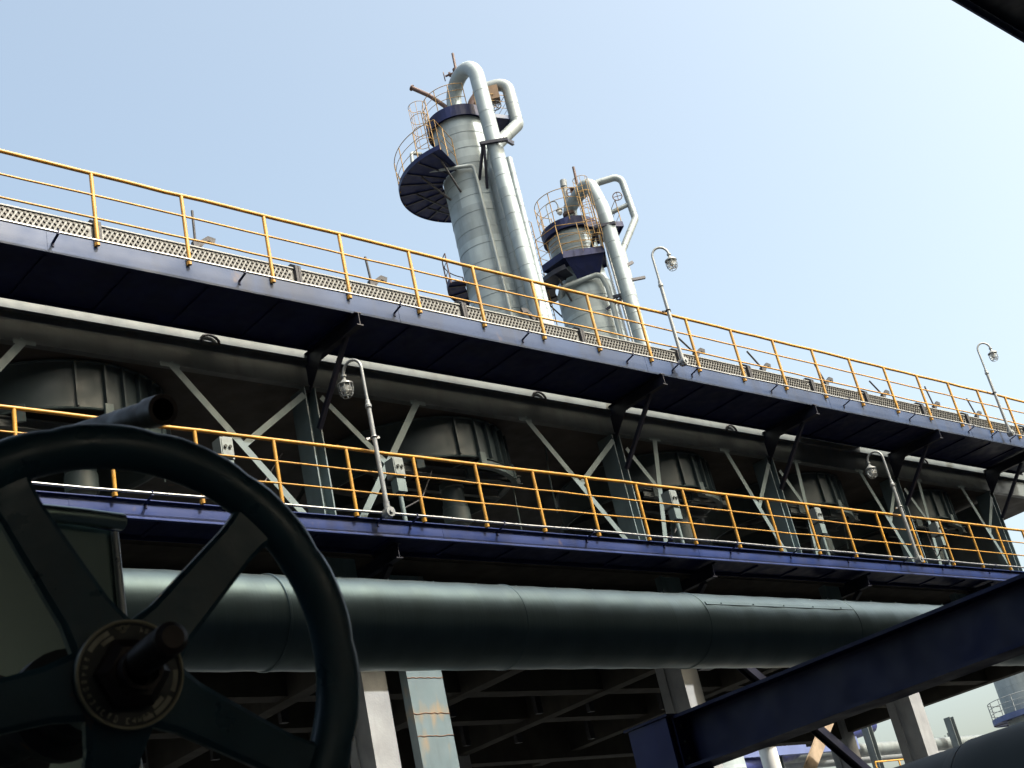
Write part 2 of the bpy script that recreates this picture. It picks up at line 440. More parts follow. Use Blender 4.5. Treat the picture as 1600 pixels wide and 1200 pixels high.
b = MB()
for y, z, r_ in ((17.1, 7.15, .06), (17.35, 7.2, .045), (19.2, 7.5, .09)):
    b = MB(); b.tube([(-1.5+(X1-1)*k/30, y, z+.02*math.sin(k*1.9)) for k in range(31)], r_, 8); b.build('service_pipe', M['steel_light'] if r_ < .05 else M['steel_grey'], st)
random.seed(21)
for k in range(11):
    x = random.uniform(3, 33); y = random.choice((16.9, 17.4, 19.9)); z = random.uniform(7.4, 8.6)
    b = MB(); b.tube([(x, y, 9.69), (x+random.uniform(-.1,.1), y, (9.69+z)/2), (x, y+.1, z)], .016, 6); b.build('dropper', M['steel_light'] if k % 3 else M['galv'], st)

# ------------------------------------------------------------------ walkways
def walkway(name, label, z0, zt, yo, yi, mf, x0, x1, channel, notch=None):
    wk = thing(name, (19, yo+.6, z0), label, 'walkway')
    f = MB()
    if channel:
        f.bx(x0, x1, yo+.045, yo+.057, z0+.05, zt-.014)
        f.bx(x0, x1, yo+.0, yo+.06, zt-.013, zt)
        f.prism([(x0, yo+.058, z0), (x0, yo+.0, z0), (x0, yo+.0, z0+.016), (x0, yo+.046, z0+.052), (x0, yo+.058, z0+.052)], (x1-x0, 0, 0))
    else:
        f.bx(x0, x1, yo+.03, yo+.05, z0, zt)
        f.bx(x0, x1, yo+.052, yo+.13, zt-.012, zt-.001)
    f.build('fascia', mf, wk)
    for k, x in enumerate([x0+3.4+5.85*i for i in range(6)]):
        q = MB()
        if channel: q.bx(x-.006, x+.006, yo+.041, yo+.046, z0+.055, zt-.015)
        else: q.bx(x-.006, x+.006, yo+.026, yo+.031, z0+.004, zt-.004)
        q.build('weld_seam', mf, wk)
    d = MB()
    if notch:
        d.bx(x0, notch[0], yo+.06, yi, z0+.04, z0+.05)
        d.bx(notch[0], notch[1], yo+.24, yi, z0+.04, z0+.05)
        d.bx(notch[1], x1, yo+.06, yi, z0+.04, z0+.05)
    else:
        d.bx(x0, x1, yo+.06, yi, z0+.03, z0+.04)
    d.build('deck_plate', M['navy'], wk)
    x = x0+.7
    while x < x1-.3:
        j = MB(); j.angle((x, yo+.14, z0+.005), (x, yi-.02, z0+.005), .05, .007); j.build('joist', M['navy'], wk)
        x += 1.22
    j = MB(); j.bar((x0, yi-.035, z0+.0), (x1, yi-.035, z0+.0), .012, .07); j.build('edge_angle', M['navy'], wk)
    return wk
UZ, LZ = 10.27, 6.53
wu = walkway('upper_walkway', 'upper steel walkway with a faded lavender blue fascia, under the plugged tube headers', UZ, 10.60, 14.60, 15.90, M['blue_faded'], -2, 35.2, False)
wl = walkway('lower_walkway', 'lower steel walkway with a deep blue channel fascia, just above the big grey pipe', LZ, 6.80, 14.585, 15.22, M['blue'], -2, 35.6, True)
# plate added over the slot behind the upper deck to break the sunlit strip
b = MB(); b.bx(25.35, 27.75, 15.88, 15.996, 10.315, 10.325); b.build('shade_plate', M['navy'], wu)
for x in SX:
    b = MB(); b.ibeam((x+.06, 14.56, UZ-.125), (x+.06, 16.02, UZ-.125), .23, .12, .010, .014); b.build('bracket', M['navy_dark'], wu)
    b = MB(); b.bar((x+.05, 16.0, 8.92), (x+.09, 14.98, UZ-.21), .07, .07, up=(1,0,0)); b.build('bracket_strut', M['navy_dark'], wu)
    b = MB(); b.prism([(x+.0, 16.02, UZ-.24), (x+.0, 15.55, UZ-.24), (x+.0, 16.02, UZ-.72)], (.012,0,0)); b.build('gusset', M['navy_dark'], wu)
    b = MB(); b.ibeam((x+.10, 14.70, LZ-.15), (x+.10, 15.98, LZ-.15), .24, .12, .010, .014); b.build('bracket', M['navy_dark'], wl)
    b = MB(); b.bar((x+.10, 15.99, 5.5), (x+.12, 14.98, LZ-.27), .09, .09, up=(1,0,0)); b.build('bracket_strut', M['navy_dark'], wl)
    if x < 33:
        b = MB(); b.bx(x-.95, x-.42, 15.08, 15.2, 5.5, 6.36); b.bx(x-.97, x-.90, 15.05, 15.078, 5.5, 6.36); b.build('hanger_plate', M['steel_light'], wl)

# ------------------------------------------------------------------ railings
def railing(name, label, y, z, H, x0, s_, n, xa, xb, r):
    t = thing(name, (x0, y, z), label, 'railing')
    b = MB(); nn = 60; b.tube([(xa+(xb-xa)*k/nn, y+random.uniform(-.007,.007), z+H-r+random.uniform(-.006,.006)) for k in range(nn+1)], r, 10); b.build('top_rail', M['yellow'], t)
    for hf in (.667, .356):
        b = MB()
        pts = []
        x = xa
        k = 0
        while x < xb:
            pts.append((x, y-.012, z+H*hf + random.uniform(-.008,.008))); x += s_/2
        b.tube(pts, r*.52, 8); b.build('mid_rail', M['yellow'], t)
    for i in range(n):
        x = x0+i*s_
        b = MB()
        b.tube([(x, y, z), (x, y, z+H-r*1.5)], r*.98, 10)
        b.bx(x-r*1.15, x+r*.1, y+.004, y+r*1.3, z-.004, z+.06)
        b.build('post', M['yellow'], t)
    return t
railing('railing', 'yellow pipe railing along the edge of the upper walkway', 14.59, 10.505, 1.213, 7.95-1.3945*6, 1.3945, 26, -2.1, 35.2, .030)
railing('railing', 'yellow pipe railing along the edge of the lower walkway', 14.56, 6.795, 1.083, 6.604-1.226*6, 1.226, 30, -2.1, 35.4, .0275)

# ------------------------------------------------------------------ conduits on the fascias
def conduit(label, y, z, yf, xs_, x0, x1):
    t = thing('conduit', (x0, y, z), label, 'conduit')
    b = MB(); b.tube([(x0+(x1-x0)*k/40, y, z+.006*math.sin(k*1.7)) for k in range(41)], .018, 10); b.build('pipe', M['galv'], t)
    for x in xs_:
        c = MB(); c.bar((x, y-.02, z-.03), (x, yf+.008, z-.075), .035, .012); c.bar((x, yf-.006, z-.07), (x, yf-.006, z-.13), .035, .010, up=(0,1,0))
        c.tube([(x, y+.027*math.cos(a_), z+.027*math.sin(a_)) for a_ in [R(200)-R(220)*k/6 for k in range(7)]], .008, 6)
        c.build('clip', M['navy'], t)
conduit('bright galvanised conduit clipped along the upper lavender fascia', 14.46, 10.495, 14.63, [1.6, 4.5, 7.32, 10.16, 13.0, 15.78, 18.41, 19.67, 20.24, 22.74, 25.3, 27.9, 30.5, 31.6, 32.5], -2, 35.1)
conduit('bright galvanised conduit clipped along the lower blue fascia', 14.44, 6.825, 14.63, [x*.8957+.05 for x in (1.6, 4.5, 9.17, 13.23, 13.89, 15.79, 17.97, 20.09, 22.1, 24.1, 26.2, 28.3, 30.1, 32.3, 34.5)], -2, 35.4)

# ------------------------------------------------------------------ cage lamps on swan-neck poles
def make_lamp(loc, arm, label, low):
    x, y, z = loc; av = Vector(arm).normalized()
    t = thing('lamp_post', loc, label, 'lamp', 'caged swan-neck lamps along the walkways')
    b = MB(); b.cyl((x, y, z-.07), (x, y, z+.07), .06, n=12); b.cyl((x, y-.075, z), (x, y+.06, z), .075, n=16); b.cyl((x, y-.10, z), (x, y-.07, z), .03, n=10); b.build('junction_box', M['lamp_grey'], t)
    b = MB(); b.tube([(x, y, z+.05), (x, y, z+.17)], .045, 12); b.tube([(x, y, z+.1), (x, y, z+1.72)], .036, 12); b.build('pole', M['lamp_grey'], t)
    b = MB(); b.lathe((x, y, z+1.66), (0,0,1), [(0,.036),(.02,.05),(.06,.05),(.08,.038),(.14,.034),(.15,.026)], 14); b.build('collar', M['lamp_grey'], t)
    r_ = .165
    pts = [(x, y, z+1.72), (x, y, z+2.1), (x, y, z+2.34)]
    for k in range(0, 11):
        a_ = PI*k/10
        p = Vector((x, y, z+2.35)) + av*(r_-r_*math.cos(a_)) + Vector((0,0,r_*1.12*math.sin(a_)))
        pts.append(p)
    e = Vector((x, y, z+2.35)) + av*2*r_
    pts.append(e + Vector((0,0,-.02)))
    b = MB(); b.tube(pts, .024, 10); b.build('arm', M['lamp_grey'], t)
    e = e + Vector((0,0,.0))
    b = MB(); b.lathe(e, (0,0,-1), [(-.005,.02),(-.005,.042),(.025,.042),(.025,.027),(.055,.027),(.08,.04),(.12,.08),(.14,.118),(.16,.122),(.165,.11),(.165,.02)], 18); b.build('cap', M['lamp_grey'], t)
    g_ = MB(); g_.lathe(e, (0,0,-1), [(.155,.075),(.21,.086),(.27,.08),(.32,.052),(.34,.01)], 16); g_.build('globe', M['glass'], t)
    l_ = MB(); l_.lathe(e, (0,0,-1), [(.165,.026),(.22,.04),(.26,.03),(.29,.005)], 10); l_.build('bulb', M['white'], t)
    c = MB()
    for k in range(8):
        a_ = 2*PI*k/8; dv = Vector((math.cos(a_), math.sin(a_), 0))
        c.tube([e+dv*.108+Vector((0,0,-.16)), e+dv*.112+Vector((0,0,-.24)), e+dv*.095+Vector((0,0,-.32)), e+dv*.064+Vector((0,0,-.355))], .0055, 6)
    for h, rr in ((.24,.112),(.29,.104),(.355,.065)):
        c.tube([e+Vector((rr*math.cos(2*PI*k/20), rr*math.sin(2*PI*k/20), -h)) for k in range(20)], .0055, 6, closed=True)
    c.build('cage', M['lamp_grey'], t)
    c = MB(); zc = 1.20 if low else 1.14
    c.bar((x-.12, y+.045, z+zc-.03), (x+.13, y+.045, z+zc+.03), .03, .035); c.tube([(x+.045*math.cos(2*PI*k/14), y+.045*math.sin(2*PI*k/14), z+zc) for k in range(14)], .010, 6, closed=True)
    c.build('clamp', M['dark_iron'] if not low else M['galv'], t)
    return t
lo1 = make_lamp((11.92, 14.38, 6.80), (-.35, 1, 0), 'grey caged swan-neck lamp on the lower railing, nearest the handwheel', True)
lo2 = dup(lo1, (25.72, 14.38, 6.77), 'grey caged swan-neck lamp far along the lower railing, in front of the third steel column to its right')
lo2['label'] = 'darker caged swan-neck lamp on the lower railing, far from the handwheel'
up1 = make_lamp((19.80, 14.42, 10.52), (.75, -.7, 0), 'caged swan-neck lamp against the sky, just right of the shorter tower', False)
up2 = dup(up1, (32.20, 14.42, 10.47), 'caged swan-neck lamp at the far right end of the upper railing against the sky')

# ------------------------------------------------------------------ fans
def make_fan(loc, rad, label):
    x, y, z = loc
    t = thing('cooling_fan', loc, label, 'fan', 'fans hanging under the deck')
    hr = .78
    b = MB()
    b.lathe(loc, (0,0,-1), [(.0,rad+.05),(.02,rad+.05),(.02,rad),(hr-.06,rad),(hr-.02,rad+.045),(hr,rad+.06),(hr,rad+.02),(hr-.06,rad-.02),(.02,rad-.02)], 64)
    b.build('ring', M['fan'], t)
    for k in range(7):
        a_ = R(-97+9.5*k + (-4 if k == 0 else 0)); dv = Vector((math.cos(a_), math.sin(a_), 0))
        c = MB(); c.bar(Vector(loc)+dv*(rad+.035)+Vector((0,0,-.03)), Vector(loc)+dv*(rad+.035)+Vector((0,0,-hr+.05)), .03, .07, up=dv); c.build('rib', M['fan'], t)
    for a_ in (R(-88), R(-55), R(-125), R(40), R(150)):
        dv = Vector((math.cos(a_), math.sin(a_), 0)); tv = Vector((-dv.y, dv.x, 0))
        c = MB(); q = Vector(loc)+dv*(rad+.10)+Vector((0,0,-hr+.08)); c.bar(q, q+Vector((0,0,-.26)), .13, .05, up=dv); c.build('guard_bracket', M['steel_light'], t)
    c = MB(); c.lathe(Vector(loc)+Vector((0,0,-hr-.07)), (0,0,-1), [(0,rad+.02),(0,rad+.10),(.10,rad+.10),(.10,rad+.07),(.02,rad+.02)], 20, a0=R(-92), a1=R(-38), ref=(1,0,0))
    c = MB()
    c.sector((x, y), rad+.0, rad+.10, R(-90), R(-40), z-hr-.19, z-hr-.06, 18); c.build('guard_rim', M['steel_light'], t)
    # motor on its cross beams, hub, blades
    mz = z-hr
    for dy in (-1.32, -.68):
        c = MB(); c.ibeam((x-rad*.80, y+dy, mz-.10), (x+rad*.80, y+dy, mz-.10), .16, .1, .01, .012); c.build('motor_beam', M['steel_grey'], t)
    c = MB(); c.lathe((x, y-1.0, mz-.15), (0,0,-1), [(0,.02),(0,.21),(.1,.22),(.12,.20),(.40,.20),(.40,.225),(.48,.225),(.52,.24),(.78,.24),(.78,.20),(.84,.16),(.84,.02)], 22); c.build('motor', M['fan'], t)
    c = MB(); c.bx(x+.08, x+.36, y-1.36, y-1.16, mz-.20, mz+.06); c.bx(x+.12, x+.32, y-1.39, y-1.36, mz-.17, mz+.02); c.build('terminal_box', M['steel_light'], t)
    c = MB(); c.cyl((x, y, z-.25), (x, y, z-.75), .2); c.build('hub', M['dark_iron'], t)
    for k in range(4):
        a_ = R(20+90*k); dv = Vector((math.cos(a_), math.sin(a_), 0)); tv = Vector((-dv.y, dv.x, .35)).normalized()
        c = MB(); c.bar(Vector((x, y, z-.5))+dv*.15, Vector((x, y, z-.5))+dv*(rad-.05), .24, .02, up=tv.cross(dv), w2=.34); c.build('blade', M['steel_grey'], t)
    return t
f1 = make_fan((15.65, 18.03, 9.655), 1.78, 'large ribbed fan ring hanging behind the first lower lamp')
dup(f1, (8.65, 18.03, 9.655), 'leftmost large ribbed fan ring, partly behind the handwheel and yellow railing')
f2 = make_fan((21.62, 17.95, 9.655), 1.62, 'smaller ribbed fan ring hanging in the narrow bay right of the second steel column')
dup(f2, (26.42, 17.95, 9.655), 'smaller ribbed fan ring hanging just left of the far lower lamp')
dup(f2, (31.2, 17.95, 9.655), 'rightmost small fan ring hanging in the last bay')

# ------------------------------------------------------------------ control boxes
def make_cbox(loc, label):
    x, y, z = loc
    t = thing('control_box', loc, label, 'control box', 'push button boxes on the lower walkway')
    b = MB(); b.tube([(x, y, z), (x, y, z+0.970)], .036, 12); b.cyl((x, y, z), (x, y, z+0.020), .08); b.build('post', M['steel_light'], t)
    b = MB(); b.bx(x-.085, x+.085, y-.085, y+.07, z+0.970, z+1.180); b.cyl((x, y, z+0.930), (x, y, z+0.975), .05, n=12); b.build('cable_box', M['steel_light'], t)
    b = MB(); b.bx(x-.10, x+.10, y-.09, y+.12, z+1.230, z+1.530); b.bx(x-.08, x+.08, y-.1, y-.088, z+1.250, z+1.510); b.bx(x-.05, x+.05, y-.05, y+.05, z+1.175, z+1.235); b.bx(x-.02,x+.13,y-.05,y+.1,z+1.220,z+1.560); b.build('enclosure', M['box_grey'], t)
    b = MB(); b.tube(fillet([(x+.03, y+.06, z+.95), (x+.25, y+.35, z+.85), (x+1.2, y+.9, z+1.35), (x+1.9, y+1.3, z+2.1)], .5, 6), .014, 6); b.build('cable', M['dark_iron'], t)
    for dx in (-.035, .04):
        b = MB(); b.cyl((x+dx, y-.125, z+1.380), (x+dx, y-.099, z+1.380), .025, n=12); b.build('button', M['button'], t)
    return t
cb = make_cbox((12.99, 15.3, 6.62), 'pale push button box on a post, right beside the near lower lamp pole')
for x, lb in ((9.95, 'pale push button box seen just above the handwheel rim'),
              (19.42, 'pale push button box in the narrow bay right of the second steel column'),
              (23.95, 'pale push button box on a post in front of the third steel column'),
              (28.6, 'pale push button box on a post just right of the far lower lamp')):
    dup(cb, (x, 15.3, 6.62), lb)

# ------------------------------------------------------------------ tube header boxes
EDG = [1.6, 5.15, 8.71, 12.26, 15.87, 18.93, 21.83, 24.2, 26.56, 28.77, 31.3, 33.5, 36.6]
names = ['', 'at the left frame edge', 'second from the left frame edge', 'above the first two sky-backed posts left of the big tower', 'below the left foot of the big tower', 'below the gap between the two towers',
         'below the smaller tower, left of the upper lamp', 'right of the near upper lamp', 'second right of the near upper lamp', 'third right of the near upper lamp', 'last but one before the far upper lamp', 'beside the far upper lamp', 'at the far right end, beyond the far upper lamp']
def make_header(x0, x1, label):
    t = thing('tube_header', (x0, 16.0, 10.76), label, 'tube header', 'tube headers behind the upper railing')
    x0 += .06; x1 -= .06
    b = MB()
    b.bx(x0, x1, 16.0, 16.3, 10.76, 11.86)
    b.cur = 1
    nz = 13; n = int((x1-x0-.1)/.083)
    for j in range(nz):
        for i in range(n):
            px = x0+.06+(x1-x0-.12)*(i+(.5 if j % 2 else 0)+.25)/n; pz = 11.81-.0665*j
            if px > x1-.04: continue
            ro = .0235
            hx = [(px+ro*math.cos(PI*k/3), pz+ro*math.sin(PI*k/3)) for k in range(6)]
            b.add([(u, 15.968, v_) for u, v_ in hx] + [(u, 16.001, v_) for u, v_ in hx],
                  [tuple(range(6))] + [(k, (k+1) % 6, 6+(k+1) % 6, 6+k) for k in range(6)])
    b.build('plug_sheet', [M['header'], M['plug']], t)
    b = MB(); b.bx(x0-.01, x1+.01, 15.975, 16.33, 11.862, 11.885); b.build('top_flange', M['header'], t)
    for x in (x0-.055, x1+.005):
        c = MB(); c.bx(x, x+.05, 15.93, 16.5, 10.77, 11.90); c.prism([(x-.0, 15.93, 11.902), (x, 16.05, 12.0), (x, 16.32, 12.0), (x, 16.32, 11.902)], (.05,0,0)); c.build('side_frame', M['dark_iron'], t)
    c = MB(); L_ = (x1-x0)
    c.tube([(x0+.25, 16.12, 11.945), (x0+L_*.48, 16.12, 11.935)], .028, 10); c.cyl((x0+L_*.48, 16.12, 11.935), (x0+L_*.48+.05, 16.12, 11.935), .045, n=10)
    c.build('header_pipe', M['galv'], t)
    c = MB(); c.tube([(x0+L_*.45, 16.22, 11.96), (x1-.35, 16.22, 11.95)], .022, 8)
    c.cyl((x1-.37, 16.22, 11.95), (x1-.32, 16.22, 11.95), .035, n=8)
    for q in (.1, .3, .6, .8): c.bx(x0+L_*q, x0+L_*q+.04, 16.06, 16.3, 11.886, 11.93)
    c.build('vent_rod', M['dark_iron'], t)
    return t
for i in range(len(EDG)-1):
    make_header(EDG[i], EDG[i+1], 'plugged grey header box ' + (names[i] or 'beyond the left frame edge'))

def make_lever(loc, dx, dz, label, flip=1):
    x, y, z = loc
    t = thing('louver_lever', loc, label, 'lever', 'louver levers on top of the headers')
    b = MB(); b.bx(x-.05, x+.05, y-.04, y+.04, z-.14, z+.06)
    b.prism([(x, y, z+.04), (x+.26*flip, y, z+.24), (x+.40*flip, y, z+.22), (x+.37*flip, y, z+.12), (x+.25*flip, y, z+.15), (x+.12*flip, y, z+.0)], (0,.05,0))
    b.build('bracket', M['dark_iron'], t)
    c = MB(); c.tube([(x, y-.01, z+.03), (x+dx, y-.01, z+dz)], .022, 8); c.build('handle', M['dark_iron'], t)
    return t
for x, dx, dz, fl, lb in ((10.52, .02, .66, 1, 'thin upright lever on the headers, leftmost against open sky'),
        (14.0, -.03, .55, 1, 'thin upright lever just left of the big tower foot'),
        (18.05, .14, .5, -1, 'lever leaning right in front of the big tower pipes'),
        (22.75, -.45, .36, 1, 'lever with dark bracket leaning left, first right of the near upper lamp'),
        (25.1, -.40, .42, 1, 'lever with dark bracket leaning left, second right of the near upper lamp'),
        (27.55, -.22, .5, 1, 'lever with dark bracket, third right of the near upper lamp'),
        (30.0, -.42, .38, 1, 'lever with dark bracket leaning left, fourth right of the near upper lamp'),
        (32.4, -.12, .62, 1, 'tall lever with dark bracket, fifth right of the near upper lamp'),
        (34.55, -.2, .55, 1, 'lever with dark bracket nearest the far upper lamp')):
    make_lever((x, 16.2, 12.06), dx, dz, lb, fl)

# ------------------------------------------------------------------ the big clad pipe
PY, PZ, PR = 11.87, 4.235, .50
bp = thing('clad_pipe', (PY, PY, PZ), 'big grey sheet metal clad pipe running level below the lower walkway', 'pipe')
bp.location = (4.0, PY, PZ)
bands = [-2.0, 1.3, 4.6, 7.95, 11.25, 14.6, 18.1, 21.6, 25.0, 28.4, 31.5]
for i, (a_, b_) in enumerate(zip(bands[:-1], bands[1:])):
    b = MB(); rr = PR + (.005 if i % 2 else 0)
    n = 14
    for k in range(n):
        u0 = a_+(b_-a_)*k/n; u1 = a_+(b_-a_)*(k+1)/n + .001
        b.lathe((0, PY, PZ), (1,0,0), [(u0, rr+.004*math.sin(k*2.1+i)), (u1, rr+.004*math.sin((k+1)*2.1+i))], 72)
    b.build('cladding_sheet', M['clad_pipe'], bp)
    b = MB(); b.lathe((b_-.02, PY, PZ), (1,0,0), [(-.02,PR+.006),(-.012,PR+.013),(.012,PR+.013),(.02,PR+.006)], 72); b.build('seam_band', M['clad_pipe'], bp)
for i, (a_, b_) in enumerate(zip(bands[:-1], bands[1:])):
    an = [R(100), R(95), R(92), R(98), R(96), R(152), R(104), R(99), R(96), R(97)][i]
    y_, z_ = PY - (PR+.012)*math.cos(PI-an) * -1, 0
    yy = PY + (PR+.008)*math.cos(an); zz = PZ + (PR+.008)*math.sin(an)
    b = MB(); b.bar((a_+.03, yy, zz), (b_-.05, yy, zz), .05, .010, up=(0, math.cos(an), math.sin(an)))
    for k in range(5):
        u = a_+(b_-a_)*(k+.5)/5; b.sphere((u, yy+.008*math.cos(an), zz+.008*math.sin(an)), .011, 8, 5)
    b.build('lap_strip', M['clad_pipe'], bp)
for x in (-1.0, 31.0):
    b = MB(); b.bx(x-.15, x+.15, PY-.4, PY+.4, GZ, PZ-.42); b.build('support', M['concrete'], bp)

# ------------------------------------------------------------------ navy beam on its post
nb = thing('navy_beam', (8.15, 7.05, GZ), 'dark navy steel beam on a blue post crossing the lower right corner', 'beam')
b = MB(); b.ibeam((8.15, 6.855, 1.575), (8.15, -6, 1.575), .40, .30, .016, .024); b.build('beam', M['navy'], nb)
b = MB(); b.ibeam((8.15, 7.06, GZ), (8.15, 7.06, 1.77), .40, .40, .016, .024, up=(1,0,0)); b.build('post', M['navy_post'], nb)
b = MB(); b.bx(8.0, 8.3, 6.832, 6.850, 1.36, 1.77); b.build('end_plate', M['navy'], nb)
for dz in (1.45, 1.57, 1.69):
    for x in (8.06, 8.24):
        b = MB(); b.cyl((x, 6.832, dz), (x, 6.812, dz), .016, n=6); b.build('bolt', M['dark_iron'], nb)
b = MB(); b.bx(7.93, 8.37, 6.83, 7.29, 1.772, 1.79); b.build('cap_plate', M['navy'], nb)

# ------------------------------------------------------------------ roof over the photographer
rf = thing('pipe_rack_roof', (12, -2, 13.2), 'dark overhead platform whose blue edge cuts the top right corner', 'roof')
RY = 6.854
b = MB(); b.bx(-24, 60, -14, RY-.04, 13.42, 13.47); b.build('deck_plate', M['navy_dark'], rf)
b = MB(); b.bx(-24, 60, RY-.035, RY, 13.2, 13.48); b.build('edge_channel', M['blue'], rf)
for x in range(-23, 60, 3):
    b = MB(); b.ibeam((x, -13.8, 13.315), (x, RY-.05, 13.315), .2, .12, .01, .015); b.build('joist', M['navy_dark'], rf)
for x in (-23, -8, 7, 22, 37, 52):
    b = MB(); b.ibeam((x+.5, -13, GZ), (x+.5, -13, 13.2), .35, .35, .015, .02); b.build('column', M['navy_dark'], rf)
b = MB(); b.bx(-24, 60, -14.06, -14.0, GZ, 2.85); b.build('rear_blocker', M['blocker'], rf)  # unseen, added to block sky light; slot above it left for reflections
b = MB(); b.bx(-24, 60, -14.06, -14.0, 3.4, 13.4); b.build('rear_blocker', M['blocker'], rf)  # upper half of the added blocker, above the slot
b = MB(); b.bx(-24.06, -24, -14, 14.2, GZ, 13.4); b.build('side_blocker', M['blocker'], rf)  # added out of view to keep low sky light off the shaded parts
b = MB(); b.bx(60, 60.06, -14, 14.2, GZ, 13.4); b.build('side_blocker', M['blocker'], rf)  # same added sky blocker at the far end

# ------------------------------------------------------------------ hand wheel valve
AX = Vector((-.1745, -.972, -.155)).normalized()
C0 = Vector((.5400, 1.0369, .3165))
E1 = (Vector((0,0,1)) - AX*AX.z).normalized()
E2 = E1.cross(AX).normalized()      # to the right as seen from the camera side
if E2.x < 0: E2 = -E2
def wp(r, ang, h=0.): return C0 + E2*r*math.cos(ang) + E1*r*math.sin(ang) + AX*h
va = thing('gate_valve', C0 - AX*.35, 'dark teal five spoke handwheel valve close in the lower left foreground', 'valve')
b = MB(); RR = .2020
n = 120; rings = []
for k in range(n):
    t = 2*PI*k/n
    wob = 1.2*max(0, math.sin(t*15))**3
    ring = []
    for j in range(16):
        u = 2*PI*j/16
        rx = .0205*math.cos(u); hx = .0150*math.sin(u)
        if hx < 0: hx *= (1+.18*wob)
        if rx > 0: rx *= (1-.10*wob)
        ring.append(wp(RR+rx, t, hx))
    rings.append(ring)
vs = [p for r_ in rings for p in r_]
fs = [(k*16+j, ((k+1) % n)*16+j, ((k+1) % n)*16+(j+1) % 16, k*16+(j+1) % 16) for k in range(n) for j in range(16)]
b.add(vs, fs, True); b.build('rim', M['teal'], va)
HUB = AX*.030
for k in range(5):
    an = R(117-72*k)
    b = MB(); m_ = 10; prof = []
    for i in range(m_+1):
        f = i/m_
        r_ = .028+(RR-.010-.028)*f
        wd = (.0235-.006*f + .006*max(0, f-.85)/.15 + .006*max(0,.2-f)/.2); th = .0085 - .002*f
        h = .026*(1-f)**1.4
        ring = []
        for cx, cy in ((-1,-.6),(-.8,-1),(.8,-1),(1,-.6),(1,.6),(.8,1),(-.8,1),(-1,.6)):
            p = wp(r_, an, h + th*cy) + (E1*math.cos(an) - E2*math.sin(an))*(wd*cx)
            ring.append(p)
        prof.append(ring)
    vs = [p for r_ in prof for p in r_]; fs = []
    for i in range(m_):
        for j in range(8):
            fs.append((i*8+j, i*8+(j+1) % 8, (i+1)*8+(j+1) % 8, (i+1)*8+j))
    b.add(vs, fs, False); b.build('spoke', M['teal'], va)
H0 = C0 + AX*.002
b = MB(); b.lathe(H0, AX, [(-.05,.02),(-.05,.036),(.0,.043),(.036,.043),(.040,.041),(.040,.015)], 48); b.build('hub', M['teal'], va)
b = MB(); b.lathe(H0, AX, [(.0405,.0425),(.0425,.0425),(.0425,.0400),(.0415,.0398),(.0405,.0395)], 64); b.lathe(H0, AX, [(.0408,.041),(.0412,.0405),(.0412,.02)], 64)
b.v = b.v; npz = b.build('nameplate', M['black'], va)
b = MB(); b.lathe(H0, AX, [(.0412,.0405),(.0440,.0418),(.0440,.0434),(.0405,.0440)], 72); b.build('trim_ring', M['brass'], npz)
def arcpatch(mb, r0, r1, a0, a1, h, n=10):
    vs = []
    for k in range(n+1):
        a_ = R(a0+(a1-a0)*k/n)
        for r_ in (r0, r1):
            vs.append(H0 + AX*h + E2*r_*math.cos(a_) + E1*r_*math.sin(a_))
    mb.add(vs, [(2*k, 2*k+1, 2*k+3, 2*k+2) for k in range(n)])
lt = MB()
for r0, r1, a0, a1 in ((.0352,.0392,115,148),(.0305,.0338,112,132),(.0352,.0392,-60,-32),(.0300,.0340,-58,-38),(.0352,.0392,-25,2),(.0355,.0390,-76,-63)):
    q = MB(); arcpatch(q, r0, r1, a0, a1, .0416); q.build('cream_band', M['cream'], npz)
random.seed(3)
for a0 in list(range(156, 250, 9)) + list(range(262, 296, 7)) + [70, 63, 56]:
    for q in range(4):
        da = random.uniform(0, 5); rr_ = random.uniform(.0335, .0385)
        if q % 2: arcpatch(lt, rr_, rr_+.0008, a0+da*.3, a0+da*.3+3.6, .0416, 3)
        else: arcpatch(lt, .0345, .0385, a0+da, a0+da+.8, .0416, 2)
lt.build('lettering', M['cream'], npz)
em = MB()
cE = H0 + AX*.0418 + E2*.0364*math.cos(R(97)) + E1*.0364*math.sin(R(97)); tE = -E1*math.cos(R(97)) + E2*math.sin(R(97)); oE = E2*math.cos(R(97)) + E1*math.sin(R(97))
em.tube([cE + tE*.0026*math.cos(2*PI*k/16) + oE*.0026*math.sin(2*PI*k/16) for k in range(16)], .0004, 5, closed=True)
em.tube([cE - tE*.0012 + oE*.0016, cE - tE*.0012 - oE*.0008, cE - oE*.0018, cE + tE*.0012 - oE*.0008, cE + tE*.0012 + oE*.0016], .0004, 5)
for sg in (-1, 1):
    em.tube([cE + tE*sg*.0022 + oE*.0018, cE + tE*sg*.0060 + oE*.0018], .00045, 5)
    em.tube([cE + tE*sg*.0026 + oE*.0004, cE + tE*sg*.0048 + oE*.0004], .00045, 5)
em.build('emblem', M['cream'], npz)
b = MB(); b.lathe(H0, AX, [(.0412,.030),(.052,.030),(.056,.026),(.060,.022),(.060,.013)], 6, smooth=False)
b.lathe(H0, AX, [(.06,.0165),(.075,.0165),(.075,.0135)], 24); b.build('wheel_nut', M['stem'], va)
b = MB()
TD = (Vector((.5068,.8619,.2982)) - Vector((.5304,.9892,.3083))).normalized()
b.lathe(H0, TD, [(.0,.0120)] + [(.07+.0022*k, .0128 if k % 2 else .0118) for k in range(34)] + [(.147,.0125),(.151,.0085),(.151,.0001)], 24); b.build('stem', M['stem'], va)
b = MB(); b.lathe(H0, -AX, [(.045,.022),(.10,.022),(.10,.034),(.14,.036),(.14,.05),(.17,.05),(.17,.03),(.55,.034),(.55,.09),(.6,.09),(.6,.01)], 28); b.build('bonnet', M['dark_iron'], va)

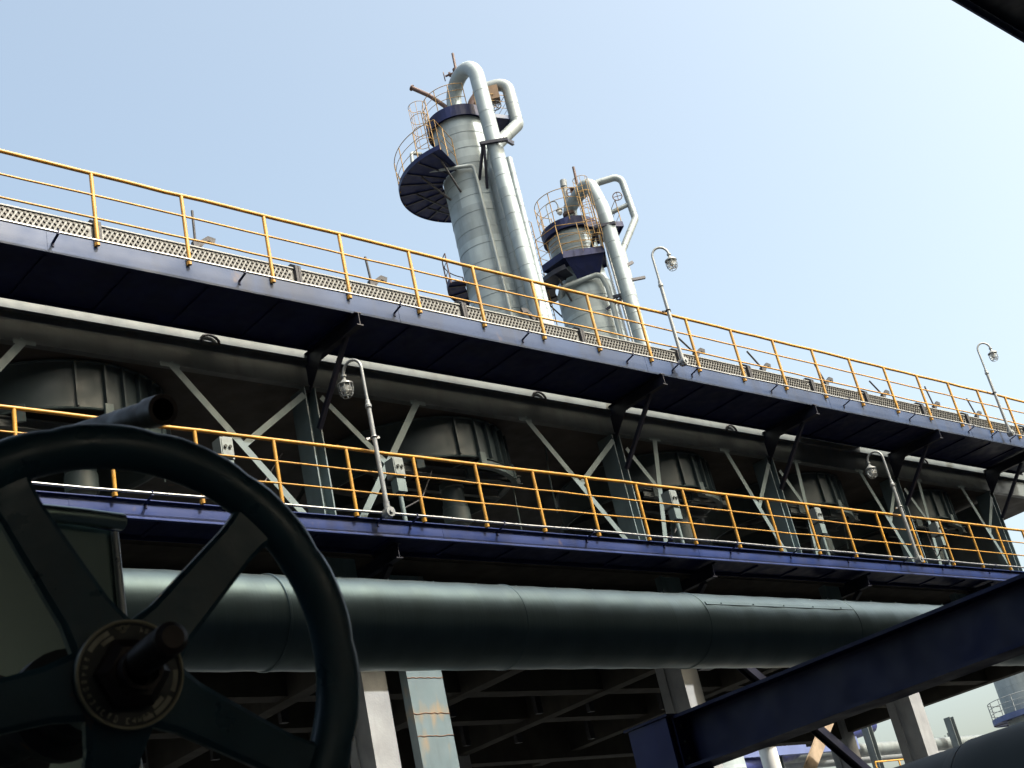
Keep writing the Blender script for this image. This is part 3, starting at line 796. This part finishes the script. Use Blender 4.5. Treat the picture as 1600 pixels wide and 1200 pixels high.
# insulated box behind the wheel
bxo = thing('insulation_box', (.3, 2.3, GZ), 'dull sheet metal insulation box behind the handwheel, with a rolled top edge', 'insulation box')
b = MB()
nx, nz = 24, 24
vs = []
for i in range(nx+1):
    for j in range(nz+1):
        u = i/nx; v_ = j/nz
        x = -1.3+2.31*u; z = GZ+(.826-GZ)*v_
        y = 1.90 - .11*math.sin(PI*u)**.8 - .006*math.sin(u*7+v_*5)*math.sin(v_*6+.6)
        vs.append((x, y, z))
b.add(vs, [(i*(nz+1)+j, (i+1)*(nz+1)+j, (i+1)*(nz+1)+j+1, i*(nz+1)+j+1) for i in range(nx) for j in range(nz)], True)
b.add([(1.010,1.9,GZ),(1.010,3.2,GZ),(1.010,3.2,.826),(1.010,1.9,.826)], [(0,1,2,3)])
b.add([(-1.3,1.9,.826),(1.010,1.9,.826),(1.010,3.2,.826),(-1.3,3.2,.826)], [(0,1,2,3)])
b.add([(-1.3,1.9,GZ),(-1.3,3.2,GZ),(-1.3,3.2,.826),(-1.3,1.9,.826)], [(3,2,1,0)])
b.build('sheet', M['clad_box'], bxo)
b = MB()
b.tube([(-1.3+2.32*k/30, 1.885 - .11*max(0, math.sin(PI*min(1, k/30)))**.8 , .832+.004*math.sin(k*1.3)) for k in range(31)], .014, 10); b.build('rolled_edge', M['clad_box'], bxo)
b = MB(); b.tube([(1.010, 1.893, GZ), (1.010, 1.893, -.4), (1.012, 1.893, .3), (1.010, 1.893, .82)], .0065, 10); b.build('corner_strip', M['galv'], bxo)

# loose lever pipe lying across the box top
lv = thing('lever_pipe', (.7196, 1.95, .88), 'short black pipe end pointing right just above the handwheel rim', 'pipe')
b = MB(); pA = Vector((.7116, 1.2006, .668)); pB = Vector((.7196, 1.5229, .7688)); dd = (pB-pA).normalized(); pe = pA+dd*1.2
b.tube([pA, pe], .0150, 20, caps=False); b.tube([pA, pe], .0125, 16, caps=False)
b.lathe(pA, -dd, [(-.03,.0155),(-.03,.0175),(0,.0175),(0,.0125)], 20); b.build('tube', M['stem'], lv)

# dark clad elbow at the lower right corner
el = thing('clad_elbow', (4.3, 1.5, GZ), 'dark green clad pipe close to the camera in the bottom right corner', 'pipe')
EZ = .235; EX = 4.28; ER = .27
for a_, b_, rr in ((3.2, 2.42, .262), (2.43, 1.55, .275), (1.56, .4, .268)):
    c = MB(); c.lathe((EX, 0, EZ), (0,1,0), [(a_, rr-.01), (a_-.02, rr), (b_+.04, rr+.004), (b_, rr+.010)], 48); c.build('cladding_sheet', M['elbow'], el)
c = MB(); c.tube(fillet([(EX, 3.18, EZ), (EX, 3.7, EZ), (EX, 3.7, GZ)], .4, 8), .255, 32); c.build('elbow', M['elbow'], el)

# ------------------------------------------------------------------ towers
def guard(parent, c, r, a0, a1, z, H=1.15, n=7, mid=(.36,.68), rad=.017, mt='yellow_dull'):
    for h in (1.0,) + tuple(mid):
        b = MB(); b.tube(arc(c, r, a0, a1, z+H*h, 28), rad*(1 if h == 1 else .75), 6); b.build('guard_rail', M[mt], parent)
    for k in range(n):
        a_ = a0+(a1-a0)*k/(n-1)
        b = MB(); p = Vector((c[0]+r*math.cos(a_), c[1]+r*math.sin(a_), z)); b.tube([p-Vector((0,0,.12)), p+Vector((0,0,H))], rad*1.25, 6); b.build('guard_post', M[mt], parent)
def line_guard(parent, pts, z, H=1.15, rad=.017, mt='yellow_dull'):
    pts = [Vector((p[0], p[1], z)) for p in pts]
    for h in (1.0, .36, .68):
        b = MB(); b.tube([p+Vector((0,0,H*h)) for p in pts], rad*(1 if h == 1 else .75), 6); b.build('guard_rail', M[mt], parent)
    for p in pts:
        b = MB(); b.tube([p, p+Vector((0,0,H))], rad*1.25, 6); b.build('guard_post', M[mt], parent)
def platform(parent, c, r0, r1, a0, a1, z, th=.16, name='platform', m_='navy', ribs=6, brace=True, rt=None):
    b = MB(); b.sector(c, r0, r1, a0, a1, z, z+.02, 36)
    b.sector(c, r1, r1+.03, a0, a1, z-.06, z+th, 36)
    p = b.build(name, M[m_], parent)
    for k in range(ribs):
        a_ = a0+(a1-a0)*(k+.5)/ribs; dv = Vector((math.cos(a_), math.sin(a_), 0)); o = Vector((c[0], c[1], z))
        q = MB(); q.bar(o+dv*r0+Vector((0,0,-.028)), o+dv*(r1-.01)+Vector((0,0,-.028)), .07, .05)
        q.build('rib', M['navy_dark'], p)
        if brace and k % 2 == 0:
            q = MB(); q.bar(o+dv*(rt or r0)*.99+Vector((0,0,-1.15)), o+dv*(r0+(r1-r0)*.62)+Vector((0,0,-.09)), .07, .07); q.build('strut', M['dark_iron'], p)
    return p
def ladder_cage(parent, base, z0, z1, face, rad=.36, cage_from=0.):
    """ladder with hoop cage; face = outward direction (angle) of the cage"""
    o = Vector((base[0], base[1], 0)); f = Vector((math.cos(face), math.sin(face), 0)); t = Vector((-f.y, f.x, 0))
    b = MB()
    for s_ in (-.22, .22): b.tube([o+t*s_+Vector((0,0,z0)), o+t*s_+Vector((0,0,z1))], .022, 6)
    z = z0+.15
    while z < z1: b.tube([o-t*.22+Vector((0,0,z)), o+t*.22+Vector((0,0,z))], .013, 5); z += .3
    l = b.build('ladder', M['yellow_dull'], parent)
    c = MB(); z = z0+cage_from
    def hp(a_, z): return o + t*(rad*math.sin(a_)) + f*(rad*.55+rad*(-math.cos(a_))*-1*.9) + Vector((0,0,z))
    def hoop(z):
        return [o + t*(-.22)+Vector((0,0,z))] + [o + f*.30 + (t*math.sin(a_) + f*math.cos(a_))*rad + Vector((0,0,z)) for a_ in [R(-105)+R(210)*k/14 for k in range(15)]] + [o+t*.22+Vector((0,0,z))]
    zs = []
    while z <= z1+.01: zs.append(z); z += (z1-z0-cage_from)/max(1, round((z1-z0-cage_from)/.75))
    for z in zs: c.tube(hoop(z), .014, 5)
    for a_ in [R(-90), R(-45), 0, R(45), R(90)]:
        p = o + f*.30 + (t*math.sin(a_) + f*math.cos(a_))*rad
        c.tube([p+Vector((0,0,zs[0])), p+Vector((0,0,zs[-1]))], .012, 5)
    c.build('cage', M['yellow_dull'], l)
    return l
def shell(parent, c, r, z0, z1, step=.82, m_='clad_tower', name='shell'):
    b = MB(); zt = z1; i = 0
    while zt > z0:
        zb = max(z0, zt-step)
        b.lathe((c[0], c[1], 0), (0,0,1), [(zb-.02, r+.008+(.004 if i % 2 else 0)), (zt, r+(.002 if i % 2 else 0))], 56)
        zt -= step; i += 1
    b.lathe((c[0], c[1], 0), (0,0,1), [(z1, r), (z1+.12, r*.93), (z1+.3, r*.7), (z1+.42, r*.35), (z1+.46, .001)], 48)
    sh = b.build(name, M[m_], parent)
    zt = z1
    while zt > max(z0+.2, z1-13):
        q = MB(); q.lathe((c[0], c[1], 0), (0,0,1), [(zt-.022, r+.010), (zt-.018, r+.017), (zt-.004, r+.017), (zt, r+.010)], 56); q.build('seam_band', M['seam'], sh); zt -= step
    return sh
def local(c, a, b_, z, cv, rv): return Vector((c[0], c[1], 0)) + cv*a + rv*b_ + Vector((0,0,z))
def clad_line(parent, pts, r, m_, name='overhead_pipe', step=.85, n=22):
    b = MB(); b.tube(pts, r, n); p = b.build(name, M[m_], parent)
    # seam bands along the straight runs
    for u, v_ in zip(pts[:-1], pts[1:]):
        u = Vector(u); v_ = Vector(v_); L_ = (v_-u).length
        if L_ < step: continue
        d = (v_-u)/L_; k = 1
        while k*step < L_:
            q = MB(); q.lathe(u+d*k*step, d, [(-.02,r+.001),(-.01,r+.008),(.01,r+.008),(.02,r+.001)], n); q.build('seam_band', M['seam'], p); k += 1
    return p

# --- tower one
c1 = (38.0, 36.0); cv = Vector((-.72595, -.68774, 0)); rv = Vector((.68774, -.72595, 0))
t1 = thing('distillation_tower', (38, 36, GZ), 'taller silvery clad tower with a half round dark platform on its left', 'tower')
R1 = 1.25
shell(t1, c1, R1, GZ, 36.2)
L1 = lambda a, b_, z: local(c1, a, b_, z, cv, rv)
# top platform with a square wing to the right
b = MB(); b.sector(c1, .05, 1.42, 0, 2*PI, 36.27, 36.29, 40); b.sector(c1, 1.42, 1.45, 0, 2*PI, 36.15, 36.72, 40)
tp = b.build('top_platform', M['navy'], t1)
wq = [L1(.95, .95, 36.29), L1(.05, 2.42, 36.29), L1(-1.25, 1.70, 36.29), L1(-.8, .6, 36.29)]
b = MB(); b.prism(wq, (0,0,.03))
b.build('platform_wing', M['navy'], tp)
b = MB()
for u, v_ in zip(wq[:3], wq[1:]): b.bar(u+Vector((0,0,.03)), v_+Vector((0,0,.03)), .04, .20)
b.build('wing_edge', M['blue_faded'], tp)
guard(tp, c1, 1.42, R(-112), R(-250), 36.72, 1.15, 6)
line_guard(tp, [(p.x, p.y) for p in (L1(.9, 1.0, 0), L1(.05, 2.38, 0), L1(-1.2, 1.7, 0))], 36.42)
b = MB(); q = L1(.3, .25, 38.1); b.bar(q-Vector((0,0,.22)), q+Vector((0,0,.22)), .02, .34, up=rv); q = L1(-.9, -.05, 38.35); b.bar(q, q+Vector((0,0,.5)), .42, .03, up=cv); b.build('notice_board', M['far_steel'], tp)
b = MB(); q = L1(.1, 1.72, 37.35); b.bar(q, q+Vector((0,0,.72)), .85, .5, up=cv); b.build('orange_box', M['brown_box'], tp)
b = MB(); q = L1(.35, 1.85, 36.95)
b.tube([q + (rv*math.cos(2*PI*k/18) + Vector((0,0,1))*math.sin(2*PI*k/18))*.26 for k in range(18)], .026, 6, closed=True)
for k in range(3):
    dv = (rv*math.cos(PI*k/3) + Vector((0,0,1))*math.sin(PI*k/3))*.26; b.tube([q-dv, q+dv], .02, 5)
b.build('valve_wheel', M['dark_iron'], tp)
# lower half-round platform
lp = platform(t1, c1, R1+.03, 3.22, R(66), R(206), 33.55, .16, 'platform', 'navy', 9, True)
guard(lp, c1, 3.2, R(80), R(206), 33.6, 1.45, 7, rad=.019)
line_guard(lp, [(c1[0]+r_*math.cos(R(206)), c1[1]+r_*math.sin(R(206))) for r_ in (3.2, 2.4, 1.4)], 33.6, 1.45, .019)
la = R(172); lb_ = (c1[0]+2.0*math.cos(la), c1[1]+2.0*math.sin(la))
ladder_cage(t1, (c1[0]+1.72*math.cos(la), c1[1]+1.72*math.sin(la)), 33.6, 37.2, la, .42, 1.6)
# overhead pipe
pts = [L1(.0, .05, 36.2), L1(.0, .05, 37.0)] + [L1(.85-.85*math.cos(t), .69-.64*math.cos(t), 37.65+1.06*math.sin(t)) for t in [PI*k/16 for k in range(17)]] + [L1(1.7, 1.34, 36.5), L1(1.7, 1.36, 32), L1(1.65, 1.45, 27), L1(1.6, 1.5, 22)]
clad_line(t1, pts, .345, 'clad_tower')
# loop pipe on the right
pts = fillet([L1(-.2, 1.35, 38.35), L1(-.1, 2.62, 38.35), L1(.0, 2.62, 35.9), L1(.75, 1.45, 34.6), L1(.9, 1.05, 33.2), L1(.9, 1.08, 22)], [.5, .25, .4, .3], 7)
clad_line(t1, pts, .29, 'clad_white')
b = MB(); b.tube(fillet([L1(-.2, .4, 36.4), L1(-.2, .9, 37.8), L1(-.2, 1.4, 38.35)], .4), .22, 14); b.build('nozzle', M['brown_pipe'], t1)
# thin riser right of the big pipe and the small condensate line
clad_line(t1, [L1(1.0, 1.82, 33.6), L1(1.0, 1.82, 22)], .165, 'clad_tower', 'riser_pipe')
pts = fillet([L1(.9, -1.9, 34.95), L1(1.45, -2.28, 34.75), L1(1.45, -2.35, 33.72), L1(1.45, .25, 33.38), L1(1.45, .40, 22)], [.2, .2, .2, .25], 6)
b = MB(); b.tube(pts, .085, 12); b.build('drain_pipe', M['clad_white'], t1)
# pipe guide bracket
for q in ((L1(2.1, .80, 33.95), L1(2.1, 1.95, 33.85), .14, .14), (L1(1.2, 2.15, 34.15), L1(2.1, 1.85, 33.85), .12, .14), (L1(1.25, .85, 34.05), L1(2.15, .78, 33.95), .12, .14), (L1(2.05, .85, 33.9), L1(1.15, .35, 32.75), .10, .10), (L1(2.05, .9, 33.9), L1(1.1, .6, 32.3), .10, .10), (L1(1.9, 1.7, 34.0), L1(1.3, 1.4, 34.9), .10, .10), (L1(1.3, 1.75, 34.5), L1(1.2, 2.2, 34.2), .10, .12)):
    b = MB(); b.bar(*q); b.build('pipe_guide', M['navy_dark'], t1)
# vent stack with valve, and the rusty relief pipe
b = MB(); b.tube([L1(.35, .42, 38.6), L1(.35, .48, 39.0)], .1, 10); b.tube([L1(.35, .48, 38.9), L1(.30, .52, 40.35)], .06, 8); b.tube([L1(.35, .48, 39.25), L1(.35, -.05, 39.15)], .05, 8); b.cyl(L1(.35, .12, 39.19), L1(.35, .22, 39.2), .12, n=12)
b.tube([L1(.35, -.1, 39.15) + (Vector((0,0,1))*math.sin(2*PI*k/14) + cv*math.cos(2*PI*k/14))*.2 for k in range(14)], .025, 6, closed=True); b.cyl(L1(.35, .48, 39.3), L1(.35, .48, 39.42), .15, n=12); b.build('vent_valve', M['brown_pipe'], t1)
pts = fillet([L1(0, -.25, 36.6), L1(0, -.35, 37.75), L1(0, -.95, 38.55), L1(0, -1.68, 39.22)], [.5, .6], 6)
b = MB(); b.tube(pts, .105, 12); d = (pts[-1]-pts[-2]).normalized(); b.cyl(pts[-1]-d*.03, pts[-1]+d*.03, .15, n=12); b.build('relief_pipe', M['brown_pipe'], t1)
# small low platform, left
sp_ = platform(t1, c1, R1+.03, 2.05, R(85), R(160), 28.35, .16, 'platform', 'navy', 3, False)
guard(sp_, c1, 2.03, R(85), R(160), 28.4, 1.35, 4, rad=.024, mt='brown_pipe')

# --- tower two
c2 = (43.7, 36.0); cv2 = Vector((-.77183, -.63583, 0)); rv2 = Vector((.63583, -.77183, 0))
t2 = thing('distillation_tower', (43.7, 36, GZ), 'shorter stained clad tower with blue platforms, right of the taller one', 'tower')
R2 = 1.12
L2 = lambda a, b_, z: local(c2, a, b_, z, cv2, rv2)
shell(t2, c2, R2, 29.3, 31.75, .85)
b = MB(); b.lathe((c2[0], c2[1], 0), (0,0,1), [(29.0, 1.30), (29.5, R2-.01)], 48); b.build('cone', M['clad_tower'], t2)
shell(t2, c2, 1.30, GZ, 29.0, .85)
b = MB(); b.sector(c2, .05, 1.30, 0, 2*PI, 31.87, 31.89, 40); b.sector(c2, 1.30, 1.33, 0, 2*PI, 31.8, 32.3, 40); tp2 = b.build('top_platform', M['navy'], t2)
wq = [L2(1.0, .8, 31.85), L2(.1, 2.5, 31.85), L2(-.75, 2.15, 31.85), L2(-1.0, .6, 31.85)]
b = MB(); b.prism(wq, (0,0,.03))
for u, v_ in zip(wq[:3], wq[1:]): b.bar(u, v_, .04, .26)
b.build('platform_wing', M['navy'], tp2)
guard(tp2, c2, 1.32, R(-70), R(-290), 32.25, 1.6, 8, rad=.019)
line_guard(tp2, [(p.x, p.y) for p in (L2(.1, 2.45, 0), L2(-.75, 2.15, 0))], 31.9, 1.3, .018)
# lower platform (polygonal, to the front) 
pq = [L2(2.1, -.55, 29.95), L2(1.62, 1.32, 29.95), L2(0.2, 1.25, 29.95), L2(.1, 0, 29.95), L2(.65, -1.15, 29.95), L2(1.3, -1.6, 29.95)]
b = MB(); b.prism(pq, (0,0,.04))
for u, v_ in zip(pq, pq[1:]+pq[:1]): b.bar(u+Vector((0,0,.06)), v_+Vector((0,0,.06)), .03, .34)
p2 = b.build('platform', M['navy'], t2)
b = MB()
b.prism([L2(2.05, -.5, 29.9), L2(1.6, 1.28, 29.9), L2(1.0, .72, 28.85), L2(1.1, -.1, 28.85)], tuple(-cv2*.03))
b.build('platform_skirt', M['navy'], p2)
line_guard(p2, [(u.x, u.y) for u in (pq[2], pq[1], L2(1.85, .4, 0), pq[0], pq[5], pq[4])], 30.05, 1.5, .019)
b = MB()
for h in (.4, .75, 1.1): b.tube([L2(1.2*math.cos(t), 1.2*math.sin(t)+.0, 30.3+h) for t in [R(-60)+R(120)*k/12 for k in range(13)]], .018, 5)
b.build('hoop_rail', M['yellow_dull'], p2)
pf = platform(t2, c2, 1.33, 2.25, R(100), R(205), 29.3, .16, 'platform', 'navy_dark', 3, True)
pg = platform(t2, c2, 1.33, 2.0, R(100), R(170), 26.8, .16, 'platform', 'navy_dark', 3, True)
ladder_cage(t2, tuple(L2(1.72, 1.08, 0))[:2], 30.0, 33.6, math.atan2(cv2.y, cv2.x), .34, .5)
ladder_cage(t2, tuple(L2(.3, -1.75, 0))[:2], 27.0, 33.0, math.atan2(cv2.y, cv2.x)-.9, .34, 1.0)
pts = fillet([L2(.0, .15, 32.0), L2(.2, .3, 33.35), L2(1.5, 1.45, 33.75), L2(1.65, 1.75, 32), L2(1.65, 1.80, 29), L2(1.6, 1.85, 20)], [.35, .5, 2, 2], 8)
clad_line(t2, pts, .32, 'clad_tower')
pts = fillet([L2(.3, .95, 33.9), L2(.1, 1.9, 34.35), L2(0, 3.0, 34.45), L2(0, 3.12, 32.0), L2(.6, 2.1, 30.2), L2(.6, 1.9, 22)], [.3, .4, .35, .3], 7)
clad_line(t2, pts, .165, 'clad_white', 'loop_pipe')
b = MB(); b.tube([L2(0, 3.05, 32.85), L2(0, 1.9, 32.6)], .11, 12); b.build('crossover_pipe', M['clad_white'], t2)
# relief valve cluster at the top
b = MB()
b.cyl(L2(.3, 1.28, 34.05), L2(.25, 1.42, 34.12), .28, n=14); b.cyl(L2(.2, 1.6, 34.2), L2(.18, 1.7, 34.24), .28, n=14)
b.tube([L2(.3, .3, 33.4), L2(.3, 1.3, 34.05)], .17, 12); b.cyl(L2(.3, .75, 33.4), L2(.3, .75, 34.2), .16, n=12); b.cyl(L2(.3, .75, 34.15), L2(.3, .75, 34.22), .24, n=12)
b.cyl(L2(.3, .2, 32.9), L2(.3, .2, 33.05), .3, n=14); b.tube([L2(.25, .4, 32.6), L2(.3, .2, 33.5)], .16, 12)
b.build('relief_valve', M['brown_pipe'], t2)
for q, rr in ((L2(.5, .55, 34.0), .22), (L2(.6, 1.05, 33.6), .18), (L2(.2, 2.6, 33.3), .22)):
    b = MB(); b.tube([q + (rv2*math.cos(2*PI*k/16) + Vector((0,0,1))*math.sin(2*PI*k/16))*rr for k in range(16)], .026, 6, closed=True)
    b.tube([q-rv2*rr, q+rv2*rr], .018, 5); b.tube([q-Vector((0,0,rr)), q+Vector((0,0,rr))], .018, 5); b.build('valve_wheel', M['brown_pipe'], t2)
b = MB(); b.tube([L2(.3, .2, 33.3), L2(.3, .35, 34.75)], .12, 10); b.cyl(L2(.3, .3, 34.5), L2(.3, .34, 34.85), .16, n=10); b.build('valve_bonnet', M['far_steel'], t2)
b = MB(); b.tube([L2(.6, .85, 32.0), L2(.5, .97, 35.3)], .065, 8); b.build('vent_pipe', M['brown_pipe'], t2)
pts = fillet([L2(.3, -1.1, 28.7), L2(1.45, -.95, 28.75), L2(1.45, .85, 28.95), L2(1.42, 1.02, 28.2), L2(1.4, 1.0, 20)], [.2, .3, .25, .5], 6)
b = MB(); b.tube(pts, .12, 12); b.build('drain_pipe', M['clad_white'], t2)
for db in (1.28, 1.45):
    b = MB(); b.tube([L2(1.2, db, 31.0), L2(1.2, db, 20)], .05, 8); b.build('riser_pipe', M['galv'], t2)
for q in ((L2(1.9, 1.15, 31.05), L2(1.9, 2.1, 31.0), .14, .14), (L2(1.2, .8, 30.5), L2(1.9, 1.2, 31.05), .12, .12), (L2(1.9, 2.1, 31.0), L2(1.2, 1.7, 31.1), .12, .12), (L2(1.3, .85, 27.7), L2(1.4, 1.5, 27.65), .12, .14), (L2(1.3, .7, 27.2), L2(1.4, 1.5, 27.5), .1, .1), (L2(1.2, 2.05, 28.35), L2(.9, 2.75, 28.45), .12, .12), (L2(1.2, 2.05, 29.1), L2(1.0, 2.4, 29.3), .12, .14)):
    b = MB(); b.bar(*q); b.build('pipe_guide', M['navy_dark'], t2)
# lamp on its top guard rail
tl = thing('tower_lamp', tuple(L2(.2, -.75, 32.3)), 'small caged lamp behind the top guard rail of the shorter tower', 'lamp')
q0 = L2(.2, -.75, 32.3); qh = L2(.2, -.2, 33.55)
b = MB(); b.tube(fillet([q0, q0+Vector((0,0,1.6)), q0+rv2*.5+Vector((0,0,1.7)), q0+rv2*.55+Vector((0,0,1.3))], .2, 6), .03, 8)
b.build('arm', M['lamp_grey'], tl); b = MB(); q = q0-rv2*.05+Vector((0,0,.95))
b = MB(); b.lathe(q0+rv2*.55+Vector((0,0,1.3)), (0,0,-1), [(0,.04),(.1,.07),(.2,.16),(.22,.16)], 14); b.build('cap', M['lamp_grey'], tl)
b = MB(); b.lathe(q0+rv2*.55+Vector((0,0,1.3)), (0,0,-1), [(.22,.13),(.35,.14),(.45,.07),(.47,.01)], 14); b.build('globe', M['white'], tl)

# --- far tower at the right edge
c3 = (117.8, 60.0)
t3 = thing('distillation_tower', (117, 60, GZ), 'distant pale tower with a blue platform at the lower right edge', 'tower')
shell(t3, c3, 2.5, GZ, 24, 1.4, 'clad_white')
p3 = platform(t3, c3, 2.52, 3.7, R(60), R(280), 14.3, .4, 'platform', 'far_blue', 6, False)
guard(p3, c3, 3.65, R(75), R(270), 14.6, 1.5, 10, rad=.035, mt='far_steel')
b = MB(); b.tube([(c3[0]-2.0, c3[1]-1.9, 13), (c3[0]-2.0, c3[1]-1.9, 24)], .16, 8); b.tube([(c3[0]-1.2, c3[1]-2.5, 12), (c3[0]-1.2, c3[1]-2.5, 24)], .12, 8); b.build('riser_pipe', M['far_steel'], t3)
b = MB(); b.lathe((c3[0]-2.3, c3[1]+.9, 13.1), (-.8,.5,0), [(0,.6),(.5,.6),(.5,.7),(.62,.7),(.62,.01)], 18); b.build('manway', M['far_steel'], t3)

# ------------------------------------------------------------------ things seen under the slab
pr = thing('pipe_rack', (56, 40, GZ), 'distant blue pipe rack with pipes and yellow rails seen under the concrete frame', 'pipe rack')
b = MB(); b.bx(44, 60, 40, 40.3, 8.35, 8.98); b.build('beam', M['far_blue'], pr)
b = MB(); b.bx(44, 72, 40, 40.3, 6.4, 6.9); b.build('beam', M['far_blue'], pr)
for x in (46, 54, 62, 70):
    b = MB(); b.ibeam((x, 40.6, GZ), (x, 40.6, 9.8), .4, .4, .02, .03); b.build('post', M['steel_grey'], pr)
for y, z, r_ in ((41.5, 8.6, .35), (42.6, 8.4, .28), (41.8, 7.3, .3)):
    b = MB(); b.tube([(42, y, z), (75, y, z)], r_, 14); b.build('pipe', M['steel_grey'] if r_ > .3 else M['far_steel'], pr)
b = MB(); b.tube([(44, 39.4, 7.0), (66, 43, 10.2)], .45, 14); b.build('pipe', M['navy_post'], pr)
b = MB()
for h in (.5, 1.0): b.tube([(44, 40.1, 9.0+h), (57, 40.1, 9.0+h)], .03, 6)
for k in range(8): b.tube([(44+1.85*k, 40.1, 8.98), (44+1.85*k, 40.1, 10.0)], .03, 6)
b.build('guard_rail', M['yellow_dull'], pr)
b = MB()
for h in (0, .5, 1.0): b.tube([(58, 38.1, 6.3+h), (72, 38.1, 6.3+h)], .04, 6)
for k in range(8): b.tube([(58+2*k, 38.1, 6.0), (58+2*k, 38.1, 7.3)], .045, 6)
b.build('guard_rail', M['yellow'], pr)
vs_ = thing('vent_stack_group', (85.5, 50, GZ), 'cluster of thin upright distant vents beside the right concrete column', 'vent stack')
for k, (dx, z) in enumerate(((-.55, 10.9), (-.1, 11.05), (.45, 11.1), (.95, 11.05))):
    b = MB(); b.tube([(85.6+dx, 50, GZ), (85.6+dx, 50, z)], .07 if k else .04, 8); b.build('vent', M['steel_grey'], vs_)
b = MB(); b.bx(84.2, 87.2, 49.8, 50.2, 9.5, 9.75); b.tube([(84, 50, 9.9), (87, 50, 9.9)], .05, 6); b.build('tie_beam', M['brown_pipe'], vs_)
wc = thing('white_column', (35.5, 27, GZ), 'round white column in the gap under the navy beam', 'column')
b = MB(); b.cyl((35.6, 27, GZ), (35.6, 27, 6.0), .28, n=24); b.build('shaft', M['white'], wc)
b = MB(); b.lathe((35.6, 27, 5.95), (0,0,1), [(-.05,.28),(-.05,.34),(.05,.34),(.05,.01)], 24); b.build('cap', M['white'], wc)
tk = thing('timber_prop', (16.2, 15.95, GZ), 'pale tan weathered timber prop with black marks, leaning under the concrete frame', 'timber prop')
d0 = Vector((24.6, 15.95, 5.15)); d1 = Vector((16.2, 15.95, GZ))
b = MB(); b.bar(d0, d1, .26, .05, up=(0,1,0)); b.build('board', M['timber'], tk)
random.seed(11)
dn = (d1-d0).normalized(); sd_ = Vector((dn.z, 0, -dn.x))
for k in range(14):
    q = d0 + dn*random.uniform(1.35, 1.95) + sd_*random.uniform(-.09,.09) + Vector((0,-.027,0))
    b = MB(); b.bar(q, q+Vector((random.uniform(.02,.07), 0, random.uniform(-.06,.06))), .006, .035, up=(0,1,0)); b.build('paint_mark', M['black'], tk)
br = thing('navy_brace', (20.2, 15.5, 5.2), 'dark navy diagonal brace crossing in front of the tan timber prop', 'brace')
b = MB(); b.ibeam((20.0, 15.55, 5.25), (25.6, 15.55, 1.1), .19, .16, .012, .016, up=(0,1,0)); b.build('member', M['navy_dark'], br)
b = MB(); b.bx(19.72, 20.05, 15.4, 15.99, 4.95, 5.35); b.build('gusset', M['navy_dark'], br)
